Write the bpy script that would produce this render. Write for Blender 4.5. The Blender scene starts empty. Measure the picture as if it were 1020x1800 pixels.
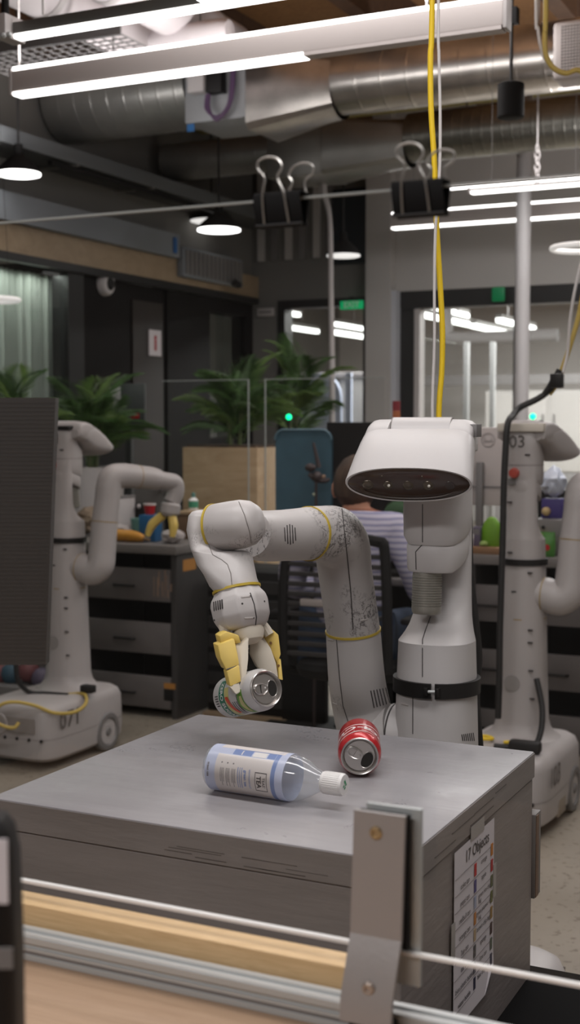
import bpy, bmesh, math, random
from mathutils import Vector, Matrix, noise
random.seed(7)
PI = math.pi
SC = bpy.context.scene
COL = SC.collection

# ------------------------------------------------------------------ camera
TH = math.radians(26.0)           # the room's X axis runs right and towards the camera
PH = math.atan(155 / 2300)
CAMH = 1.4
cd = bpy.data.cameras.new('camera')
cam = bpy.data.objects.new('camera', cd)
COL.objects.link(cam)
cam.location = (0, 0, CAMH)
cam.rotation_euler = (PI / 2 - PH, 0, TH)
cd.sensor_fit = 'AUTO'
cd.sensor_width = 36.0
cd.lens = 2300 / 1800 * 36.0
cd.clip_start = 0.02
cd.clip_end = 60
cd.dof.use_dof = True
cd.dof.focus_distance = 2.12
cd.dof.aperture_fstop = 6.2
SC.camera = cam

# ------------------------------------------------------------------ world, exposure, lights
w = bpy.data.worlds.new('room_light')
SC.world = w
w.use_nodes = True
w.node_tree.nodes['Background'].inputs[0].default_value = (0.95, 0.97, 1.0, 1)
w.node_tree.nodes['Background'].inputs[1].default_value = 0.10
SC.view_settings.view_transform = 'Standard'
SC.view_settings.look = 'None'
SC.view_settings.exposure = 0.14
SC.view_settings.gamma = 1.0
SC.view_settings.use_curve_mapping = False
SC.cycles.use_denoising = True
SC.cycles.max_bounces = 7
SC.cycles.diffuse_bounces = 3
SC.cycles.glossy_bounces = 4
SC.cycles.transmission_bounces = 6
SC.cycles.transparent_max_bounces = 24
SC.cycles.sample_clamp_indirect = 4.0
SC.cycles.caustics_reflective = False
SC.cycles.caustics_refractive = False


def area(name, loc, sx, sy, power, col=(1, 0.965, 0.955), rot=(0, 0, 0)):
    l = bpy.data.lights.new(name, 'AREA')
    l.shape = 'RECTANGLE'
    l.size, l.size_y = sx, sy
    l.energy = power
    l.color = col
    o = bpy.data.objects.new(name, l)
    o.location = loc
    o.rotation_euler = rot
    COL.objects.link(o)
    return o


# the office's rows of linear ceiling lamps, unseen ones above and behind the camera included
area('lamp_and_fill_light', (-0.9, 1.5, 3.0), 2.6, 0.25, 30)
area('lamp_and_fill_light', (0.9, 1.4, 3.0), 2.6, 0.25, 18)
area('lamp_and_fill_light', (-1.4, -1.0, 2.9), 2.6, 0.25, 62)  # unseen lamp behind the camera, strengthened as front fill
area('lamp_and_fill_light', (-0.9, 3.4, 3.1), 2.6, 0.25, 20)
area('lamp_and_fill_light', (-2.6, 5.0, 3.05), 2.2, 0.25, 15)
area('lamp_and_fill_light', (-0.6, 6.2, 2.95), 2.2, 0.25, 42)
area('lamp_and_fill_light', (-1.6, 7.2, 2.9), 1.6, 0.2, 16)
area('far_room_lamp_light', (-3.6, 11.0, 3.0), 3.0, 1.5, 240)
area('far_room_lamp_light', (-1.0, 11.0, 3.0), 3.0, 1.5, 240)
area('far_room_lamp_light', (-3.0, 15.0, 3.0), 4.0, 1.5, 240)
# uplights added to brighten the deck and ducts; only the first has a lamp
UP = (PI, 0, 0)
area('added_uplight', (-2.0, 3.81, 2.67), 1.8, 0.1, 14, rot=UP)
area('added_uplight', (-2.4, 5.1, 2.8), 1.6, 0.1, 14, rot=UP)
area('added_uplight', (-3.9, 5.4, 2.8), 0.9, 0.1, 7, rot=UP)
area('added_uplight', (-0.6, 6.9, 2.72), 2.4, 0.1, 20, rot=UP)
# light added to brighten the curtain, no lamp is known there
area('curtain_fill_light', (-4.705, 5.1, 2.28), 0.05, 2.7, 7, (0.95, 1.0, 0.93))

# ------------------------------------------------------------------ materials
MATS = {}


def mat(name, col=(0.5, 0.5, 0.5), rough=0.5, metal=0.0, var=0.0, vscale=8.0, bump=0.0, bscale=60.0,
        emit=None, estr=0.0, spec=None, stretch=None, coat=0.0, alpha=None):
    if name in MATS:
        return MATS[name]
    m = bpy.data.materials.new(name)
    m.use_nodes = True
    nt = m.node_tree
    b = nt.nodes['Principled BSDF']
    b.inputs['Base Color'].default_value = (*col, 1)
    b.inputs['Roughness'].default_value = rough
    b.inputs['Metallic'].default_value = metal
    if spec is not None:
        b.inputs['Specular IOR Level'].default_value = spec
    if coat:
        b.inputs['Coat Weight'].default_value = coat
        b.inputs['Coat Roughness'].default_value = 0.08
    if emit:
        b.inputs['Emission Color'].default_value = (*emit, 1)
        b.inputs['Emission Strength'].default_value = estr
    if var or bump:
        tc = nt.nodes.new('ShaderNodeTexCoord')
        mp = nt.nodes.new('ShaderNodeMapping')
        nt.links.new(tc.outputs['Object'], mp.inputs[0])
        if stretch:
            mp.inputs['Scale'].default_value = stretch
    if var:
        n = nt.nodes.new('ShaderNodeTexNoise')
        n.inputs['Scale'].default_value = vscale
        n.inputs['Detail'].default_value = 5
        n.inputs['Roughness'].default_value = 0.6
        nt.links.new(mp.outputs[0], n.inputs['Vector'])
        r = nt.nodes.new('ShaderNodeValToRGB')
        r.color_ramp.elements[0].position = 0.3
        r.color_ramp.elements[1].position = 0.7
        r.color_ramp.elements[0].color = (*[max(0, c * (1 - var)) for c in col], 1)
        r.color_ramp.elements[1].color = (*[min(1, c * (1 + var)) for c in col], 1)
        nt.links.new(n.outputs['Fac'], r.inputs[0])
        nt.links.new(r.outputs[0], b.inputs['Base Color'])
    if bump:
        n2 = nt.nodes.new('ShaderNodeTexNoise')
        n2.inputs['Scale'].default_value = bscale
        n2.inputs['Detail'].default_value = 4
        nt.links.new(mp.outputs[0], n2.inputs['Vector'])
        bp = nt.nodes.new('ShaderNodeBump')
        bp.inputs['Strength'].default_value = bump
        bp.inputs['Distance'].default_value = 0.004
        nt.links.new(n2.outputs['Fac'], bp.inputs['Height'])
        nt.links.new(bp.outputs[0], b.inputs['Normal'])
    MATS[name] = m
    return m


def N(nt, kind, **kw):
    n = nt.nodes.new(kind)
    for k, v in kw.items():
        n.inputs[k].default_value = v
    return n


def sheet_glass(name, tint, refl, rough=0.0, body=0.0, bodycol=(1, 1, 1)):
    """clear sheet: light passes straight through, the face mirrors a little (Fresnel)"""
    m = bpy.data.materials.new(name)
    m.use_nodes = True
    nt = m.node_tree
    nt.nodes.remove(nt.nodes['Principled BSDF'])
    out = nt.nodes['Material Output']
    t = N(nt, 'ShaderNodeBsdfTransparent', Color=(*tint, 1))
    g = N(nt, 'ShaderNodeBsdfGlossy', Roughness=rough)
    fr = N(nt, 'ShaderNodeFresnel', IOR=1.45)
    mm = nt.nodes.new('ShaderNodeMath')
    mm.operation = 'MULTIPLY'
    mm.inputs[1].default_value = refl
    nt.links.new(fr.outputs[0], mm.inputs[0])
    mx = nt.nodes.new('ShaderNodeMixShader')
    geo = nt.nodes.new('ShaderNodeNewGeometry')      # only the outer face of the sheet mirrors
    inv = nt.nodes.new('ShaderNodeMath')
    inv.operation = 'SUBTRACT'
    inv.inputs[0].default_value = 1.0
    nt.links.new(geo.outputs['Backfacing'], inv.inputs[1])
    m3 = nt.nodes.new('ShaderNodeMath')
    m3.operation = 'MULTIPLY'
    nt.links.new(mm.outputs[0], m3.inputs[0])
    nt.links.new(inv.outputs[0], m3.inputs[1])
    nt.links.new(m3.outputs[0], mx.inputs[0])
    nt.links.new(t.outputs[0], mx.inputs[1])
    nt.links.new(g.outputs[0], mx.inputs[2])
    last = mx
    if body:
        d = N(nt, 'ShaderNodeBsdfDiffuse', Color=(*bodycol, 1))
        m2 = nt.nodes.new('ShaderNodeMixShader')
        m2.inputs[0].default_value = body
        nt.links.new(mx.outputs[0], m2.inputs[1])
        nt.links.new(d.outputs[0], m2.inputs[2])
        last = m2
    nt.links.new(last.outputs[0], out.inputs[0])
    MATS[name] = m
    return m


def wood(name, c1, c2, scale=(1, 14, 14), rough=0.5, dist=3.0):
    m = bpy.data.materials.new(name)
    m.use_nodes = True
    nt = m.node_tree
    b = nt.nodes['Principled BSDF']
    tc = nt.nodes.new('ShaderNodeTexCoord')
    mp = nt.nodes.new('ShaderNodeMapping')
    mp.inputs['Scale'].default_value = scale
    nt.links.new(tc.outputs['Object'], mp.inputs[0])
    n = N(nt, 'ShaderNodeTexNoise', Scale=3.0, Detail=8.0, Roughness=0.65, Distortion=dist)
    nt.links.new(mp.outputs[0], n.inputs['Vector'])
    r = nt.nodes.new('ShaderNodeValToRGB')
    r.color_ramp.elements[0].position = 0.3
    r.color_ramp.elements[1].position = 0.72
    r.color_ramp.elements[0].color = (*c1, 1)
    r.color_ramp.elements[1].color = (*c2, 1)
    nt.links.new(n.outputs['Fac'], r.inputs[0])
    nt.links.new(r.outputs[0], b.inputs['Base Color'])
    b.inputs['Roughness'].default_value = rough
    MATS[name] = m
    return m


def scuffed(name, col, patch_lo, line_w, scale, dark=(0.05, 0.045, 0.045)):
    """white plastic with thin scribbled scuffs that gather in patches"""
    m = bpy.data.materials.new(name)
    m.use_nodes = True
    nt = m.node_tree
    b = nt.nodes['Principled BSDF']
    b.inputs['Roughness'].default_value = 0.42
    tc = nt.nodes.new('ShaderNodeTexCoord')
    mp = nt.nodes.new('ShaderNodeMapping')
    mp.inputs['Scale'].default_value = (1.5, 1.0, 0.8)
    nt.links.new(tc.outputs['Object'], mp.inputs[0])
    n = N(nt, 'ShaderNodeTexNoise', Scale=scale, Detail=4.0, Roughness=0.75, Distortion=0.5)
    nt.links.new(mp.outputs[0], n.inputs['Vector'])
    a = nt.nodes.new('ShaderNodeMath'); a.operation = 'SUBTRACT'; a.inputs[1].default_value = 0.5
    nt.links.new(n.outputs['Fac'], a.inputs[0])
    ab = nt.nodes.new('ShaderNodeMath'); ab.operation = 'ABSOLUTE'
    nt.links.new(a.outputs[0], ab.inputs[0])
    lt = nt.nodes.new('ShaderNodeMapRange')
    lt.inputs['From Min'].default_value = line_w * 0.4
    lt.inputs['From Max'].default_value = line_w
    lt.inputs['To Min'].default_value = 1.0
    lt.inputs['To Max'].default_value = 0.0
    nt.links.new(ab.outputs[0], lt.inputs['Value'])
    p = N(nt, 'ShaderNodeTexNoise', Scale=scale * 0.16, Detail=3.0, Roughness=0.6)
    nt.links.new(tc.outputs['Object'], p.inputs['Vector'])
    pr = nt.nodes.new('ShaderNodeMapRange')
    pr.inputs['From Min'].default_value = patch_lo
    pr.inputs['From Max'].default_value = patch_lo + 0.09
    nt.links.new(p.outputs['Fac'], pr.inputs['Value'])
    mu = nt.nodes.new('ShaderNodeMath'); mu.operation = 'MULTIPLY'
    nt.links.new(lt.outputs[0], mu.inputs[0])
    nt.links.new(pr.outputs[0], mu.inputs[1])
    mu2 = nt.nodes.new('ShaderNodeMath'); mu2.operation = 'MULTIPLY'; mu2.inputs[1].default_value = 0.95
    nt.links.new(mu.outputs[0], mu2.inputs[0])
    v = N(nt, 'ShaderNodeTexNoise', Scale=6.0, Detail=4.0)
    nt.links.new(tc.outputs['Object'], v.inputs['Vector'])
    vr = nt.nodes.new('ShaderNodeValToRGB')
    vr.color_ramp.elements[0].position = 0.35
    vr.color_ramp.elements[1].position = 0.65
    vr.color_ramp.elements[0].color = (*[c * 0.9 for c in col], 1)
    vr.color_ramp.elements[1].color = (*col, 1)
    nt.links.new(v.outputs['Fac'], vr.inputs[0])
    mx = nt.nodes.new('ShaderNodeMixRGB')
    mx.inputs[2].default_value = (*dark, 1)
    nt.links.new(mu2.outputs[0], mx.inputs[0])
    nt.links.new(vr.outputs[0], mx.inputs[1])
    nt.links.new(mx.outputs[0], b.inputs['Base Color'])
    MATS[name] = m
    return m


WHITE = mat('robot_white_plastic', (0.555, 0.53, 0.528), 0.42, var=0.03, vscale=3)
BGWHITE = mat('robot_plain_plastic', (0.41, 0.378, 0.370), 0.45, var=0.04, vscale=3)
SCUFF = scuffed('robot_scuffed_plastic', (0.50, 0.47, 0.462), 0.462, 0.036, 52)
SCUFF2 = scuffed('robot_lightly_scuffed_plastic', (0.515, 0.485, 0.478), 0.535, 0.024, 40)
SEAM = mat('seam_dark', (0.035, 0.03, 0.03), 0.7)
SEAMG = mat('seam_grey', (0.22, 0.20, 0.19), 0.7)
YBAND = mat('yellow_band', (0.50, 0.36, 0.04), 0.4)
YFING = mat('finger_yellow', (0.72, 0.52, 0.13), 0.5, var=0.08, vscale=20)
CREAM = mat('finger_cream_rubber', (0.62, 0.56, 0.47), 0.55, var=0.06, vscale=15)
BLACK = mat('black_plastic', (0.009, 0.008, 0.008), 0.5, spec=0.3)
MBLACK = mat('black_matte', (0.008, 0.0075, 0.0075), 0.8, spec=0.25)
CABLE = mat('cable_black', (0.01, 0.009, 0.009), 0.6)
YCABLE = mat('cable_yellow', (0.80, 0.55, 0.012), 0.45)
YCABLE2 = mat('cable_dull_yellow', (0.50, 0.36, 0.08), 0.5)
WCABLE = mat('cable_white', (0.60, 0.57, 0.56), 0.45)
VISOR = mat('visor_brown_gloss', (0.040, 0.018, 0.010), 0.16, coat=0.25)
LENS = mat('lens_glass', (0.10, 0.08, 0.06), 0.15, metal=0.5)
LIDAR = mat('lidar_grey', (0.33, 0.315, 0.28), 0.35, metal=0.4)
ALU = mat('brushed_aluminium', (0.34, 0.32, 0.315), 0.45, metal=0.35, bump=0.05, bscale=200)
RAILM = mat('anodised_rail', (0.46, 0.475, 0.475), 0.38, metal=0.3)
STEEL = mat('galvanised_duct', (0.52, 0.49, 0.46), 0.30, metal=0.95, var=0.2, vscale=5)
DSTEEL = mat('dull_duct_panel', (0.28, 0.275, 0.26), 0.34, metal=0.6, var=0.15, vscale=3)
TIN = mat('can_aluminium', (0.62, 0.59, 0.57), 0.28, metal=0.9)
HOLE = mat('dark_hole', (0.01, 0.008, 0.007), 0.8)
CANRED = mat('can_red', (0.50, 0.012, 0.02), 0.25, metal=0.25, coat=0.3)
CANWHITE = mat('can_white', (0.62, 0.60, 0.59), 0.3, metal=0.2)
PRINTW = mat('print_white', (0.75, 0.73, 0.72), 0.4)
CANGREEN = mat('can_green', (0.01, 0.16, 0.09), 0.3)
CANLEAF = mat('can_leaf_green', (0.12, 0.30, 0.03), 0.3)
CANYEL = mat('can_pale_yellow', (0.55, 0.50, 0.20), 0.3)
CANBANNER = mat('can_orange_red', (0.62, 0.07, 0.03), 0.3)
PAPER = mat('paper', (0.66, 0.62, 0.65), 0.8)
TAPE = mat('clear_tape', (0.30, 0.285, 0.28), 0.3)
INK = mat('ink', (0.05, 0.045, 0.05), 0.7)
INKG = mat('ink_grey', (0.20, 0.185, 0.19), 0.7)
LED = mat('lamp_diffuser', (0.9, 0.9, 0.9), 0.5, emit=(1, 0.975, 0.95), estr=3.6)
LEDSOFT = mat('lamp_diffuser_soft', (0.8, 0.8, 0.8), 0.5, emit=(1, 0.97, 0.94), estr=0.75)
LAMPBODY = mat('lamp_body_white', (0.52, 0.47, 0.455), 0.5)
LAMPGREY = mat('lamp_body_grey', (0.16, 0.155, 0.145), 0.45, metal=0.4)
GREENLED = mat('green_indicator', (0, 0.5, 0.2), 0.4, emit=(0.0, 1.0, 0.35), estr=2.2)
EXITGREEN = mat('exit_sign_green', (0.0, 0.35, 0.12), 0.4, emit=(0.0, 0.9, 0.3), estr=0.2)
GPAINT = mat('grey_drawer_paint', (0.135, 0.122, 0.118), 0.5, var=0.12, vscale=6)
GDARK = mat('grey_frame_paint', (0.05, 0.046, 0.045), 0.5)
CLEAR = sheet_glass('clear_acrylic', (0.975, 0.98, 0.98), 0.8)
PANE = sheet_glass('window_pane', (0.90, 0.92, 0.91), 1.2)
DARKPANE = sheet_glass('tinted_pane', (0.42, 0.45, 0.43), 1.2)
EDGE = mat('acrylic_edge', (0.78, 0.76, 0.74), 0.35)  # pale colour stands for the bright gleam of the cut edge
EDGED = mat('acrylic_edge_dim', (0.34, 0.36, 0.35), 0.4)  # the same edge gleam in a dimmer tone
PETCLEAR = sheet_glass('bottle_clear_plastic', (0.93, 0.95, 0.97), 2.2, 0.06, 0.16, (0.80, 0.82, 0.86))


def film(name, col):
    """printed plastic film that lets some light through"""
    m = bpy.data.materials.new(name)
    m.use_nodes = True
    nt = m.node_tree
    nt.nodes.remove(nt.nodes['Principled BSDF'])
    d = N(nt, 'ShaderNodeBsdfDiffuse', Color=(*col, 1))
    t = N(nt, 'ShaderNodeBsdfTranslucent', Color=(*col, 1))
    g = N(nt, 'ShaderNodeBsdfGlossy', Roughness=0.3)
    m1, m2 = nt.nodes.new('ShaderNodeMixShader'), nt.nodes.new('ShaderNodeMixShader')
    m1.inputs[0].default_value = 0.22
    m2.inputs[0].default_value = 0.05
    nt.links.new(d.outputs[0], m1.inputs[1]); nt.links.new(t.outputs[0], m1.inputs[2])
    nt.links.new(m1.outputs[0], m2.inputs[1]); nt.links.new(g.outputs[0], m2.inputs[2])
    nt.links.new(m2.outputs[0], nt.nodes['Material Output'].inputs[0])
    MATS[name] = m
    return m


LABELC = film('label_cream', (0.86, 0.80, 0.77))
LABELB = film('label_blue', (0.27, 0.36, 0.64))
LABELLB = film('label_pale_blue', (0.64, 0.69, 0.88))
CAPW = mat('cap_white', (0.80, 0.78, 0.77), 0.4)
CAPG = mat('cap_green_print', (0.02, 0.28, 0.12), 0.5)
PLY = wood('plywood', (0.33, 0.22, 0.12), (0.47, 0.34, 0.21), (0.6, 3, 3))
PLYDIM = wood('soffit_plywood', (0.26, 0.185, 0.115), (0.36, 0.27, 0.175), (0.3, 1, 1.5))
TAN = wood('tan_laminate', (0.38, 0.245, 0.155), (0.47, 0.32, 0.21), (1.5, 22, 22))
STRIPW = wood('strip_plywood', (0.50, 0.33, 0.16), (0.66, 0.47, 0.26), (2.5, 20, 40))
OSB = wood('osb_ceiling', (0.20, 0.095, 0.04), (0.42, 0.22, 0.09), (5, 9, 5), 0.7)
BEAM = wood('joist_timber', (0.05, 0.024, 0.012), (0.10, 0.05, 0.025), (1, 3, 3), 0.7)
WALLW = mat('white_wall_paint', (0.46, 0.44, 0.425), 0.8, var=0.03, vscale=1.5)
WALLG = mat('grey_wall', (0.16, 0.155, 0.145), 0.8, var=0.05, vscale=1.5)
WALLBLUE = mat('bulkhead_paint', (0.20, 0.215, 0.235), 0.8, var=0.05, vscale=1.5)
DPANEL = mat('dark_wall_panel', (0.0085, 0.0075, 0.0075), 0.6, var=0.25, vscale=2, spec=0.1)
DWOOD = wood('dark_brown_panel', (0.012, 0.008, 0.007), (0.024, 0.016, 0.013), (8, 8, 0.5))
FRAMEB = mat('black_frame', (0.012, 0.0115, 0.012), 0.4)
CURT = mat('curtain_cloth', (0.44, 0.47, 0.43), 0.9)
LEAF = mat('palm_leaf', (0.045, 0.10, 0.022), 0.45, var=0.4, vscale=4)
LEAF2 = mat('palm_leaf_light', (0.10, 0.17, 0.04), 0.45, var=0.3, vscale=4)
STALK = mat('palm_stalk', (0.07, 0.09, 0.03), 0.6)
SKIN = mat('skin', (0.50, 0.24, 0.15), 0.55, var=0.06, vscale=8)
HAIR = mat('hair_brown', (0.055, 0.032, 0.02), 0.8, var=0.6, vscale=30, stretch=(1, 1, 0.3))
JEANS = mat('jeans_blue', (0.03, 0.05, 0.09), 0.85, var=0.15, vscale=30)
TEAL = mat('teal_panel', (0.045, 0.10, 0.135), 0.5, var=0.2, vscale=5)
LGREY = mat('light_grey_plastic', (0.46, 0.43, 0.425), 0.5)
MGREY = mat('mid_grey', (0.18, 0.17, 0.168), 0.5)


def floor_mat():
    m = mat('concrete_floor', (0.27, 0.235, 0.19), 0.45, var=0.10, vscale=2.2)
    nt = m.node_tree
    b = nt.nodes['Principled BSDF']
    src = b.inputs['Base Color'].links[0].from_socket
    tc = nt.nodes['Texture Coordinate']
    n = N(nt, 'ShaderNodeTexNoise', Scale=38.0, Detail=3.0)
    nt.links.new(tc.outputs['Object'], n.inputs['Vector'])
    r = nt.nodes.new('ShaderNodeValToRGB')
    r.color_ramp.elements[0].position = 0.33
    r.color_ramp.elements[0].color = (0.55, 0.52, 0.5, 1)
    r.color_ramp.elements[1].position = 0.42
    r.color_ramp.elements[1].color = (1, 1, 1, 1)
    nt.links.new(n.outputs['Fac'], r.inputs[0])
    mx = nt.nodes.new('ShaderNodeMixRGB')
    mx.blend_type = 'MULTIPLY'
    mx.inputs[0].default_value = 1
    nt.links.new(src, mx.inputs[1])
    nt.links.new(r.outputs[0], mx.inputs[2])
    nt.links.new(mx.outputs[0], b.inputs['Base Color'])
    return m


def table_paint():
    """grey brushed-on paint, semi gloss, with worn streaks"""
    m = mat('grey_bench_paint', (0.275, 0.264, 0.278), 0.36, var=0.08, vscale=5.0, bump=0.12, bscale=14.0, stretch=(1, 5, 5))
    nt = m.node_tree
    b = nt.nodes['Principled BSDF']
    tc = nt.nodes['Texture Coordinate']
    n = N(nt, 'ShaderNodeTexNoise', Scale=9.0, Detail=6.0, Roughness=0.7)
    nt.links.new(tc.outputs['Object'], n.inputs['Vector'])
    r = nt.nodes.new('ShaderNodeMapRange')
    r.inputs['From Min'].default_value = 0.35
    r.inputs['From Max'].default_value = 0.7
    r.inputs['To Min'].default_value = 0.27
    r.inputs['To Max'].default_value = 0.46
    nt.links.new(n.outputs['Fac'], r.inputs['Value'])
    nt.links.new(r.outputs[0], b.inputs['Roughness'])
    return m


def side_shade():
    m = mat('grey_bench_side_shade', (0.225, 0.200, 0.193), 0.45, var=0.10, vscale=4.0, bump=0.2, bscale=18.0, stretch=(1, 1, 6))  # darker copy of the bench grey, shade of upright faces in the colour
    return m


def stripes():
    m = bpy.data.materials.new('striped_shirt_cloth')
    m.use_nodes = True
    nt = m.node_tree
    b = nt.nodes['Principled BSDF']
    b.inputs['Roughness'].default_value = 0.85
    tc = nt.nodes.new('ShaderNodeTexCoord')
    wv = N(nt, 'ShaderNodeTexWave', Scale=14.0, Distortion=1.6, Detail=1.0)
    wv.bands_direction = 'Z'
    nt.links.new(tc.outputs['Object'], wv.inputs['Vector'])
    r = nt.nodes.new('ShaderNodeValToRGB')
    r.color_ramp.elements[0].position = 0.30
    r.color_ramp.elements[0].color = (0.25, 0.245, 0.37, 1)
    r.color_ramp.elements[1].position = 0.45
    r.color_ramp.elements[1].color = (0.47, 0.445, 0.54, 1)
    nt.links.new(wv.outputs['Fac'], r.inputs[0])
    nt.links.new(r.outputs[0], b.inputs['Base Color'])
    return m


FLOORM, TABLEM, SIDEM, SHIRT = floor_mat(), table_paint(), side_shade(), stripes()

# ------------------------------------------------------------------ mesh helpers
FDIR = Vector((-math.sin(TH), math.cos(TH), 0))     # horizontal view direction
RDIR = Vector((math.cos(TH), math.sin(TH), 0))


def at(px, py, d):
    """point of the room seen at that place in the photograph, d metres deep"""
    a, b = (px - 510) / 2300, (900 - py) / 2300
    cf = math.cos(PH) + b * math.sin(PH)
    v = FDIR * cf + RDIR * a + Vector((0, 0, b * math.cos(PH) - math.sin(PH)))
    return v * (d / cf) + Vector((0, 0, CAMH))


CAMP = Vector((0, 0, CAMH))


def ray(px, py):
    return (at(px, py, 1.0) - CAMP)


def atz(px, py, z):
    r = ray(px, py)
    return CAMP + r * ((z - CAMH) / r.z)


def atx(px, py, x):
    r = ray(px, py)
    return CAMP + r * (x / r.x)


def aty(px, py, y):
    r = ray(px, py)
    return CAMP + r * (y / r.y)


def basis(d):
    d = Vector(d).normalized()
    u = d.orthogonal().normalized()
    return u, d.cross(u)


class MB:
    def __init__(s, root=None):
        s.bm = bmesh.new()
        s.inv = None
        if root is not None:
            M = Matrix.Translation(root.location) @ root.rotation_euler.to_matrix().to_4x4()
            s.inv = M.inverted()

    def V(s, p):
        return s.bm.verts.new(p)

    def F(s, vs):
        try:
            return s.bm.faces.new(vs)
        except ValueError:
            return None

    def box(s, x0, x1, y0, y1, z0, z1, bev=0.0, seg=2, M=None):
        t = bmesh.new()
        bmesh.ops.create_cube(t, size=1.0)
        for v in t.verts:
            v.co = Vector(((x0 + x1) / 2 + v.co.x * (x1 - x0), (y0 + y1) / 2 + v.co.y * (y1 - y0), (z0 + z1) / 2 + v.co.z * (z1 - z0)))
        if bev:
            bmesh.ops.bevel(t, geom=list(t.edges), offset=bev, segments=seg, profile=0.5, affect='EDGES')
        s.merge(t, M)
        return s

    def merge(s, t, M=None):
        mp = {}
        for v in t.verts:
            mp[v] = s.V(M @ v.co if M else v.co)
        for f in t.faces:
            s.F([mp[v] for v in f.verts])
        t.free()

    def loft(s, rings, cap0=True, cap1=True, closed=True):
        R = [[s.V(p) for p in r] for r in rings]
        n = len(R[0])
        for a, b in zip(R, R[1:]):
            for i in range(n if closed else n - 1):
                j = (i + 1) % n
                s.F([a[i], a[j], b[j], b[i]])
        if cap0:
            s.F(R[0][::-1])
        if cap1:
            s.F(R[-1])
        return s

    def cyl(s, p0, p1, r0, r1=None, n=20, caps=True):
        r1 = r0 if r1 is None else r1
        p0, p1 = Vector(p0), Vector(p1)
        u, v = basis(p1 - p0)
        rings = [[p + (u * math.cos(2 * PI * i / n) + v * math.sin(2 * PI * i / n)) * r for i in range(n)] for p, r in ((p0, r0), (p1, r1))]
        return s.loft(rings, caps, caps)

    def lathe(s, prof, p0, axis, n=32, u=None, start=True, end=True):
        """prof: list of (distance along axis, radius)"""
        p0 = Vector(p0)
        d = Vector(axis).normalized()
        if u is None:
            u, v = basis(d)
        else:
            u = Vector(u).normalized()
            v = d.cross(u)
        rings = [[p0 + d * h + (u * math.cos(2 * PI * i / n) + v * math.sin(2 * PI * i / n)) * r for i in range(n)] for h, r in prof]
        return s.loft(rings, start and prof[0][1] > 1e-5, end and prof[-1][1] > 1e-5)

    def tube(s, pts, rad, n=10, sub=6, caps=True, closed=False):
        pts = [Vector(p) for p in pts]
        rad = [rad] * len(pts) if not isinstance(rad, (list, tuple)) else list(rad)
        P, Rr = [], []
        m = len(pts)
        if sub > 1 and m > 2:
            for i in range(m if closed else m - 1):
                g = (lambda k: pts[k % m]) if closed else (lambda k: pts[min(max(k, 0), m - 1)])
                a, b, c, d = g(i - 1), g(i), g(i + 1), g(i + 2)
                for k in range(sub):
                    t = k / sub
                    P.append(0.5 * ((2 * b) + (c - a) * t + (2 * a - 5 * b + 4 * c - d) * t * t + (3 * b - a - 3 * c + d) * t ** 3))
                    Rr.append(rad[i] * (1 - t) + rad[(i + 1) % m] * t)
            if not closed:
                P.append(pts[-1]); Rr.append(rad[-1])
        else:
            P, Rr = pts, rad
        rings = []
        T0 = None
        for i, p in enumerate(P):
            if closed:
                t = (P[(i + 1) % len(P)] - P[i - 1]).normalized()
            else:
                t = (P[min(i + 1, len(P) - 1)] - P[max(i - 1, 0)]).normalized()
            if T0 is None:
                u, v = basis(t)
            else:
                q = T0.rotation_difference(t)
                u = q @ u
                u = (u - t * u.dot(t)).normalized()
                v = t.cross(u)
            T0 = t
            rings.append([p + (u * math.cos(2 * PI * k / n) + v * math.sin(2 * PI * k / n)) * Rr[i] for k in range(n)])
        if closed:
            rings.append(rings[0])
        return s.loft(rings, caps and not closed, caps and not closed)

    def poly(s, pts):
        s.F([s.V(p) for p in pts])
        return s

    def prism(s, pts, vec):
        vec = Vector(vec)
        a = [Vector(p) for p in pts]
        return s.loft([a, [p + vec for p in a]])

    def sphere(s, c, r, seg=12, sc=(1, 1, 1)):
        t = bmesh.new()
        bmesh.ops.create_uvsphere(t, u_segments=seg, v_segments=max(6, seg // 2), radius=1)
        for v in t.verts:
            v.co = Vector(c) + Vector((v.co.x * sc[0], v.co.y * sc[1], v.co.z * sc[2])) * r
        s.merge(t)
        return s

    def text(s, txt, size, fn, bold=0.0, shear=0.0, sub=0):
        """fn(u, v) -> point; the text is centred on (0, 0)"""
        cu = bpy.data.curves.new('lettering', 'FONT')
        cu.body = txt
        cu.size = size
        cu.align_x, cu.align_y = 'CENTER', 'CENTER'
        cu.offset = bold
        cu.shear = shear
        cu.resolution_u = 3
        o = bpy.data.objects.new('lettering_source', cu)
        COL.objects.link(o)
        bpy.context.view_layer.update()
        me = bpy.data.meshes.new_from_object(o.evaluated_get(bpy.context.evaluated_depsgraph_get()))
        t = bmesh.new()
        t.from_mesh(me)
        if sub:
            bmesh.ops.triangulate(t, faces=t.faces[:])
            bmesh.ops.subdivide_edges(t, edges=[e for e in t.edges if e.calc_length() > sub], cuts=2, use_grid_fill=True)
        for v in t.verts:
            v.co = Vector(fn(v.co.x, v.co.y))
        s.merge(t)
        bpy.data.objects.remove(o)
        bpy.data.curves.remove(cu)
        bpy.data.meshes.remove(me)
        return s

    def build(s, name, m, parent=None, smooth=True, kind=None, ang=35):
        bm = s.bm
        if s.inv is not None:
            bmesh.ops.transform(bm, matrix=s.inv, verts=bm.verts[:])
        bmesh.ops.recalc_face_normals(bm, faces=bm.faces[:])
        me = bpy.data.meshes.new(name)
        bm.to_mesh(me)
        bm.free()
        if smooth:
            me.polygons.foreach_set('use_smooth', [True] * len(me.polygons))
            me.set_sharp_from_angle(angle=math.radians(ang))
        me.materials.append(m)
        o = bpy.data.objects.new(name, me)
        COL.objects.link(o)
        if parent is not None:
            o.parent = parent
        if kind:
            o['kind'] = kind
        return o


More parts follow.
